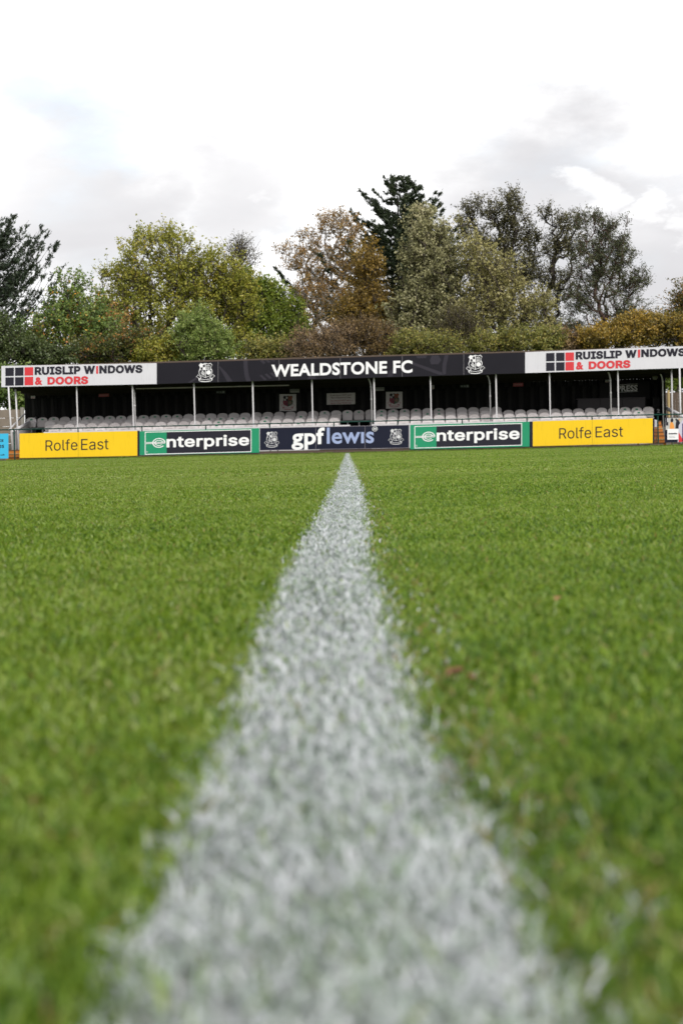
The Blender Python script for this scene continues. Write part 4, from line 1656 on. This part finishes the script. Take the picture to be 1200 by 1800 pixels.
def conifer(name, label, Y, base_px, top_px, top_py, width_px, leafm, barkm, n_br=150, rise=.25, tipup=.5, low_py=640, seed=1, trunk_r=.22, spray=(.20, .05), twin=None, sub=.24, dens=7, power=.8, bl0=.22, bl1=.18, ubias=.9, lmin=.65):
    g = np.random.default_rng(seed)
    s = Y / F
    base = P(base_px, 780, Y); base = np.array([base.x, Y, 0.0])
    tops = [np.array(P(top_px, top_py, Y))]
    if twin:
        tops.append(np.array(P(twin[0], twin[1], Y + .8)))
    zlow = P(base_px, low_py, Y).z
    W, LV, TT = [], [], []
    for ti, top in enumerate(tops):
        k = 12
        tr = np.stack([base + (top - base) * np.array([u ** 1.4, u, u]) for u in np.linspace(0, 1, k)])
        tr[1:-1, :2] += g.normal(0, .04, (k - 2, 2))
        rr_ = np.linspace(trunk_r, .015, k)
        W.append(tubes_np(tr[:-1], tr[1:], rr_[:-1], rr_[1:]))
        n = n_br if ti == 0 else int(n_br * .5)
        for b in range(n):
            u = g.random() ** ubias
            z = zlow + (top[2] - zlow) * u
            f = z / top[2]
            p = np.array([np.interp(z, tr[:, 2], tr[:, 0]), np.interp(z, tr[:, 2], tr[:, 1]), z])
            L = (width_px * s) * ((1 - u) ** power) * g.uniform(lmin, 1.17) * (1 if ti == 0 else .6) + .25
            az = g.uniform(0, 2 * np.pi)
            hd = np.array([np.cos(az), np.sin(az), 0])
            ns = 7
            q = np.linspace(0, 1, ns)
            r_ = rise + g.normal(0, .10)
            spine = p + hd * (L * q)[:, None] + np.array([0, 0, 1.0]) * (L * (r_ * q + tipup * q ** 2.2 - .12 * np.sin(q * np.pi)))[:, None]
            spine[1:] += g.normal(0, .03, (ns - 1, 3))
            br = np.linspace(.035 * (1 - u) + .012, .006, ns)
            W.append(tubes_np(spine[:-1], spine[1:], br[:-1], br[1:]))
            m_ = max(3, int(L / sub))
            qq = np.repeat(g.uniform(.18, 1.0, m_), 2)
            c0 = np.stack([np.interp(qq, q, spine[:, i]) for i in range(3)], 1)
            tang = np.stack([np.interp(qq, q, np.gradient(spine[:, i], q)) for i in range(3)], 1)
            tang /= np.linalg.norm(tang, axis=1, keepdims=True)
            sd = np.cross(tang, [0, 0, 1.0])
            sd /= np.linalg.norm(sd, axis=1, keepdims=True) + 1e-9
            sgn = np.tile([-1, 1], m_)[:, None]
            bd = tang * .75 + sd * sgn * .6 + g.normal(0, .2, c0.shape) + np.array([0, 0, .10])
            bd /= np.linalg.norm(bd, axis=1, keepdims=True)
            bl = (bl0 + bl1 * L * (1.02 - qq)) * g.uniform(.7, 1.2, len(qq))
            W.append(tubes_np(c0, c0 + bd * bl[:, None], np.full(len(qq), .008), np.full(len(qq), .004)))
            ii = np.repeat(np.arange(len(qq)), dens)
            w = g.random(len(ii))
            c = c0[ii] + bd[ii] * (bl[ii] * w)[:, None] + g.normal(0, .035, (len(ii), 3))
            dd = bd[ii] + g.normal(0, .45, (len(ii), 3))
            sz = g.uniform(.7, 1.3, len(ii))
            LV.append(leaves_np(c, dd, spray[0] * sz, spray[1] * sz, g))
            TT.append(.5 + g.normal(0, .12) + g.normal(0, .16, len(ii)))
    root = empty(name, base, label, 'tree', 'trees behind the stand')
    Wd = np.concatenate(W)
    np_mesh('trunk', Wd, tube_pattern(5), np.zeros(len(Wd)), barkm, base, root)
    np_mesh('crown', np.concatenate(LV), LEAFP, np.clip(np.concatenate(TT), 0, 1), leafm, base, root)


def S(*cols):
    n = len(cols)
    return [(i / (n - 1), c) for i, c in enumerate(cols)]


L_dark = leafmat('needle_dark', S((0.0098, 0.0185, 0.0106), (0.0220, 0.0370, 0.0191), (0.0392, 0.0578, 0.0276)), .15, .05)
L_spruce = leafmat('needle_spruce', S((.014, .022, .011), (.028, .042, .020), (.050, .066, .030)), .15)
L_yg = leafmat('leaf_yellow_green', S((0.1283, 0.1485, 0.0182), (0.2332, 0.2420, 0.0304), (0.3498, 0.3300, 0.0486), (0.4897, 0.3630, 0.0607)), .45)
L_yg2 = leafmat('leaf_fresh_green', S((.080, .120, .016), (.145, .205, .024), (.215, .265, .034), (.30, .29, .05)), .45)
L_mid = leafmat('leaf_mid_green', S((0.0675, 0.1138, 0.0292), (0.1327, 0.2002, 0.0419), (0.2049, 0.2617, 0.0586), (0.9646, 0.3640, 0.0419)), .4)
L_green = leafmat('leaf_green_bush', S((0.0729, 0.1169, 0.0228), (0.1458, 0.2132, 0.0430), (0.2332, 0.2956, 0.0759), (0.2915, 0.3300, 0.1012)), .4)
L_orange = leafmat('leaf_orange', S((0.1632, 0.1430, 0.0405), (0.3032, 0.1870, 0.0506), (0.4897, 0.2420, 0.0607), (0.5830, 0.3080, 0.1214)), .45)
L_birch = leafmat('leaf_russet', S((0.1042, 0.0751, 0.0297), (0.2179, 0.1341, 0.0427), (0.3411, 0.1877, 0.0494), (0.3790, 0.2682, 0.0658)), .4)
L_gold = leafmat('leaf_golden_brown', S((0.0875, 0.0660, 0.0142), (0.1866, 0.1232, 0.0223), (0.2740, 0.1705, 0.0304), (0.3148, 0.2200, 0.0506)), .45)
L_grey = leafmat('leaf_grey_green', S((0.1108, 0.1100, 0.0486), (0.2157, 0.2090, 0.0961), (0.3148, 0.3025, 0.1619), (0.4431, 0.3960, 0.2429)), .35)
L_pale = leafmat('leaf_pale_olive', S((0.1224, 0.1155, 0.0364), (0.2390, 0.2200, 0.0759), (0.3498, 0.3190, 0.1316), (0.4664, 0.4070, 0.2024)), .4)
L_clump = leafmat('leaf_dark_olive', S((.040, .040, .020), (.085, .080, .036), (.140, .125, .055)), .3)
L_pine = leafmat('needle_pine', S((.026, .032, .018), (.056, .064, .030), (.095, .100, .045)), .2)
L_brown = leafmat('leaf_brown_twig', S((0.0852, 0.0608, 0.0362), (0.1800, 0.1216, 0.0691), (0.2843, 0.1877, 0.0954), (0.3790, 0.2682, 0.1151)), .3)
L_olive = leafmat('leaf_olive_hedge', S((0.0663, 0.0751, 0.0197), (0.1421, 0.1519, 0.0329), (0.2464, 0.2413, 0.0560), (0.3599, 0.2682, 0.0658)), .4)
L_golden = leafmat('leaf_golden_hedge', S((0.0868, 0.0710, 0.0151), (0.1809, 0.1365, 0.0226), (0.3038, 0.2048, 0.0327), (0.4341, 0.2594, 0.0377)), .4)

conifer('conifer_tree', 'dark feathery conifer with rising branches, cut off by the picture edge', 84, -22, -14, 386, 190, L_dark, M_barkdark, n_br=140, rise=.42, tipup=.35, low_py=690, seed=3, spray=(.19, .055), dens=8, sub=.20, power=.75)
tree('leafy_tree', 'mid green bushy tree flecked orange, next to the dark feathery conifer', 'tree', 82, 128, [(130, 560, 52, 62), (80, 605, 50, 45), (160, 600, 45, 48), (128, 505, 20, 28, .5)], L_mid, M_bark,
     n_nodes=230, per=13, leaf=(.16, .10), seed=5, trunk_r=.14, tint=(.40, .17), clump=.16)
tree('orange_tree', 'small orange leaved tree at the foot of the big yellow green tree', 'tree', 83, 192, [(192, 585, 26, 46), (180, 618, 30, 24)], L_orange, M_bark, n_nodes=90, per=9, leaf=(.14, .09), seed=6, trunk_r=.09, tint=(.5, .22), bare=.25)
tree('leafy_tree', 'largest tree, broad domed yellow green crown with many rising limbs', 'tree', 88, 287,
     [(285, 476, 80, 60), (222, 512, 52, 52), (352, 502, 66, 60), (290, 560, 96, 66), (205, 570, 44, 52), (285, 432, 50, 22), (385, 560, 66, 62), (402, 512, 52, 46), (400, 610, 60, 30), (250, 615, 70, 26)], L_yg, M_bark, n_nodes=760, per=9, leaf=(.165, .10), seed=8, trunk_r=.30, tint=(.42, .17), clump=.13, fork=.12, twig_len=.8, up=.55)
tree('leafy_tree', 'fresh green tree beside the big domed tree, its crown sloping toward the birch', 'tree', 90, 452,
     [(458, 556, 56, 56), (500, 570, 32, 48), (430, 528, 44, 42), (470, 595, 60, 42), (474, 528, 26, 24), (522, 580, 14, 30), (490, 620, 40, 22)], L_yg2, M_bark, n_nodes=430, per=12, leaf=(.16, .10), seed=9, trunk_r=.22, tint=(.42, .17), clump=.13, fork=.15, up=.5)
tree('bare_tree', 'thin nearly bare crown showing above the dip between two green trees', 'tree', 96, 428, [(425, 452, 26, 24), (415, 490, 22, 24)], L_clump, M_bark, n_nodes=90, per=6, leaf=(.11, .06), seed=10, trunk_r=.12, twig_len=.9, bare=.3)
tree('bushy_tree', 'compact bright green round tree just above the roof edge', 'tree', 79, 354, [(352, 603, 48, 44), (338, 585, 30, 30), (372, 612, 38, 30), (350, 566, 18, 20)], L_green, M_bark, n_nodes=230, per=16, leaf=(.13, .06), seed=12, trunk_r=.12, tint=(.5, .22), clump=.13, twig_len=.5)
tree('birch_tree', 'airy russet birch with thin pale trunk and drooping twigs', 'tree', 91, 592,
     [(592, 395, 34, 28), (612, 425, 28, 34), (548, 430, 30, 26), (528, 465, 24, 30), (575, 470, 40, 34), (612, 475, 26, 28), (545, 515, 34, 28), (590, 525, 42, 34), (510, 440, 14, 16), (545, 560, 30, 26)],
     L_birch, M_barkpale, n_nodes=330, per=9, leaf=(.125, .075), seed=14, trunk_r=.15, tint=(.45, .2), clump=.15, droop=.35, twig_len=.7, bare=.2, fork=.5)
tree('golden_tree', 'golden brown tree squeezed between the birch and the dark spiky conifer', 'tree', 87, 640, [(645, 478, 28, 40), (650, 545, 32, 44), (622, 560, 24, 30)], L_gold, M_bark, n_nodes=210, per=12, leaf=(.14, .09), seed=15, trunk_r=.15, tint=(.45, .2), clump=.15)
conifer('spiky_conifer', 'tall dark spiky conifer with two tops, upper tips curving upward', 96, 710, 696, 312, 205, L_spruce, M_barkdark, n_br=185, lmin=.45, bl0=.17, bl1=.10, ubias=1.0, rise=.05, tipup=.34, low_py=600, seed=17, twin=(724, 326), spray=(.17, .05), dens=13, sub=.14, power=.80)
tree('whitebeam_tree', 'dense grey green conical tree in front of the dark spiky conifer', 'tree', 86, 755,
     [(748, 412, 32, 38, 1, .12), (755, 452, 50, 48), (762, 504, 64, 55), (735, 557, 50, 52), (790, 567, 52, 58), (742, 607, 58, 36), (735, 384, 18, 16, .7, .25)], L_grey, M_bark, n_nodes=520, per=11, leaf=(.15, .10), seed=18, trunk_r=.22, tint=(.42, .19), clump=.14, fork=.2, twig_len=.6)
tree('tall_tree', 'tall dark olive tree in rounded clumps, highest crown right of the spiky conifer', 'tree', 95, 884,
     [(838, 366, 26, 20), (822, 399, 18, 26), (862, 386, 20, 18), (892, 364, 30, 24), (905, 404, 34, 30), (935, 434, 24, 28), (880, 439, 34, 28), (855, 419, 22, 22), (915, 479, 34, 36), (880, 494, 40, 34), (842, 469, 22, 30)],
     L_clump, M_barkdark, n_nodes=340, per=9, leaf=(.14, .08), seed=20, trunk_r=.24, tint=(.5, .2), clump=.14, fork=.05, twig_len=.55, bare=.08)
tree('pale_tree', 'loose pale olive tree with sky showing through, in front of the tall dark clumps', 'tree', 85, 868,
     [(845, 470, 30, 55), (822, 420, 16, 40, .7), (880, 500, 40, 50), (925, 545, 46, 46), (880, 565, 58, 46), (835, 560, 40, 48), (945, 585, 36, 30)], L_pale, M_bark, n_nodes=380, per=10, leaf=(.14, .09), seed=22, trunk_r=.17, tint=(.45, .2), clump=.15, bare=.18, twig_len=.7)
tree('clump_tree', 'dark tree with a curved leaning stem, left of the red trunked pine', 'tree', 94, 978,
     [(962, 384, 18, 16), (985, 404, 26, 22), (1015, 390, 20, 16), (975, 442, 20, 26), (1008, 437, 28, 28), (955, 492, 22, 24), (990, 502, 28, 30), (962, 552, 24, 34)], L_clump, M_barkdark, n_nodes=200, per=8, leaf=(.13, .075), seed=24, trunk_r=.18, tint=(.5, .2), bare=.15, twig_len=.55, fork=.2)
tree('pine_tree', 'dark green pine with a straight reddish trunk and tiered limbs', 'tree', 90, 1047,
     [(1048, 397, 36, 26), (1085, 417, 26, 28), (1060, 442, 44, 26), (1085, 464, 28, 24), (1030, 472, 36, 24), (1062, 502, 46, 26), (1100, 512, 30, 24), (1020, 532, 38, 24), (1075, 552, 48, 26), (1115, 557, 30, 22), (1140, 572, 14, 16), (1005, 577, 40, 24), (1120, 492, 14, 20)],
     L_pine, M_barkred, n_nodes=400, per=12, leaf=(.17, .045), seed=26, trunk_r=.155, tint=(.5, .22), clump=.13, fork=1.1, twig_len=.5, bare=.05, up=.5)
tree('autumn_tree', 'green and rust tree cut off by the edge beyond the pine', 'tree', 84, 1218, [(1206, 530, 28, 30), (1222, 565, 40, 40), (1240, 520, 40, 40), (1192, 560, 20, 26)], leafmat('leaf_rust_green', S((.04, .06, .014), (.09, .095, .02), (.19, .12, .026), (.34, .15, .03)), .4), M_bark, n_nodes=200, per=11, leaf=(.13, .08), seed=28, trunk_r=.16, bare=.15)
HG = 'shrubs showing over the stand roof'
tree('brown_shrub', 'brown twiggy shrub over the roof edge, next to the fresh green tree', 'shrub', 78.5, 558, [(565, 610, 52, 34), (545, 622, 40, 26), (600, 605, 30, 28)], L_brown, M_bark, n_nodes=220, per=9, leaf=(.09, .045), seed=30, trunk_r=.09, group=HG, twig_len=.5, twigs=6)
tree('brown_shrub', 'russet brown shrub over the roof edge below the golden brown tree', 'shrub', 78.8, 650, [(648, 604, 46, 36), (625, 590, 30, 26), (670, 620, 36, 24)], leafmat('leaf_russet_shrub', S((.055, .038, .018), (.12, .078, .03), (.19, .12, .04), (.24, .17, .06)), .35), M_bark, n_nodes=230, per=10, leaf=(.10, .05), seed=31, trunk_r=.09, group=HG, twig_len=.5, twigs=5)
tree('olive_shrub', 'yellow olive shrub at the foot of the grey green conical tree', 'shrub', 78.4, 735, [(735, 612, 48, 22), (775, 615, 36, 20), (705, 618, 26, 18)], L_olive, M_bark, n_nodes=200, per=12, leaf=(.11, .065), seed=32, trunk_r=.08, group=HG, twig_len=.45)
tree('olive_shrub', 'brownish olive shrub with fine twigs, between the grey green tree and pale tree', 'shrub', 80, 800, [(800, 575, 32, 34), (822, 600, 40, 26), (785, 600, 30, 26)], leafmat('leaf_brown_olive', S((.04, .036, .014), (.085, .075, .026), (.13, .11, .04)), .35), M_bark, n_nodes=210, per=11, leaf=(.09, .05), seed=33, trunk_r=.08, group=HG, twig_len=.5)
tree('olive_shrub', 'low green olive shrub under the pale tree, near the white roof sign', 'shrub', 78.6, 890, [(870, 608, 46, 20), (925, 606, 46, 22), (965, 605, 30, 24)], L_olive, M_bark, n_nodes=220, per=11, leaf=(.125, .075), seed=34, trunk_r=.08, group=HG, twig_len=.45)
tree('golden_hedge', 'golden yellow hedge bush in front of the red trunked pine', 'hedge', 79, 1080, [(1075, 595, 52, 22), (1035, 602, 32, 18), (1110, 585, 30, 26)], L_golden, M_bark, n_nodes=230, per=12, leaf=(.125, .075), seed=35, trunk_r=.08, group=HG, twig_len=.45)
tree('golden_hedge', 'golden olive hedge bush at the picture edge under the rust tree', 'hedge', 79.3, 1165, [(1150, 584, 34, 28), (1190, 588, 36, 26), (1235, 585, 36, 30)], L_golden, M_bark, n_nodes=230, per=12, leaf=(.125, .075), seed=36, trunk_r=.08, group=HG, twig_len=.45, tint=(.4, .2))
tree('dark_shrub', 'dark green shrub over the white roof sign, under the feathery conifer', 'shrub', 79, 30, [(35, 622, 46, 26), (-10, 605, 40, 44), (75, 628, 34, 22), (112, 632, 24, 18)], leafmat('leaf_dark_shrub', S((.030, .045, .014), (.060, .085, .026), (.10, .125, .038)), .35), M_bark, n_nodes=220, per=14, leaf=(.14, .09), seed=37, trunk_r=.09, group=HG, twig_len=.5)
tree('dark_shrub', 'dark leafy shrub behind the low panel fence at the open end', 'shrub', 77.5, 15, [(15, 690, 40, 36), (-30, 690, 40, 40), (38, 680, 20, 30)], L_mid, M_bark, n_nodes=220, per=14, leaf=(.14, .09), seed=38, trunk_r=.09, group=HG, twig_len=.5, tint=(.25, .14))
tree('dark_shrub', 'green shrub hanging over the brown fence at the press end', 'shrub', 77.2, 1195, [(1180, 665, 28, 22), (1215, 662, 32, 26), (1240, 680, 30, 30)], L_yg2, M_bark, n_nodes=170, per=13, leaf=(.14, .09), seed=39, trunk_r=.08, group=HG, twig_len=.5, tint=(.25, .16))
tree('orange_tree', 'small green tree with orange leaf patches under the first fascia lettering', 'tree', 80, 205, [(205, 622, 34, 20), (245, 615, 36, 26), (150, 628, 36, 16)], leafmat('leaf_green_orange', S((.045, .062, .014), (.08, .10, .02), (.12, .12, .025), (.42, .17, .05)), .4), M_bark, n_nodes=170, per=12, leaf=(.14, .09), seed=40, trunk_r=.08, tint=(.42, .2), clump=.18)
for px, py, w_, lab, lm, sd in ((285, 622, 46, 'yellow green shrub at the foot of the big domed tree', L_yg, 51), (478, 624, 44, 'green shrub at the foot of the fresh green tree by the brown shrub', L_olive, 52),
                        (990, 612, 40, 'olive brown shrub filling the gap left of the golden hedge', L_brown, 53)):
    tree('leafy_shrub', lab, 'shrub', 79.5, px, [(px, py, w_, 24), (px - 18, py + 8, w_ * .6, 20), (px + 20, py + 4, w_ * .6, 22)], lm, M_bark, n_nodes=170, per=11, leaf=(.12, .075), seed=sd, trunk_r=.08, group=HG, twig_len=.45)
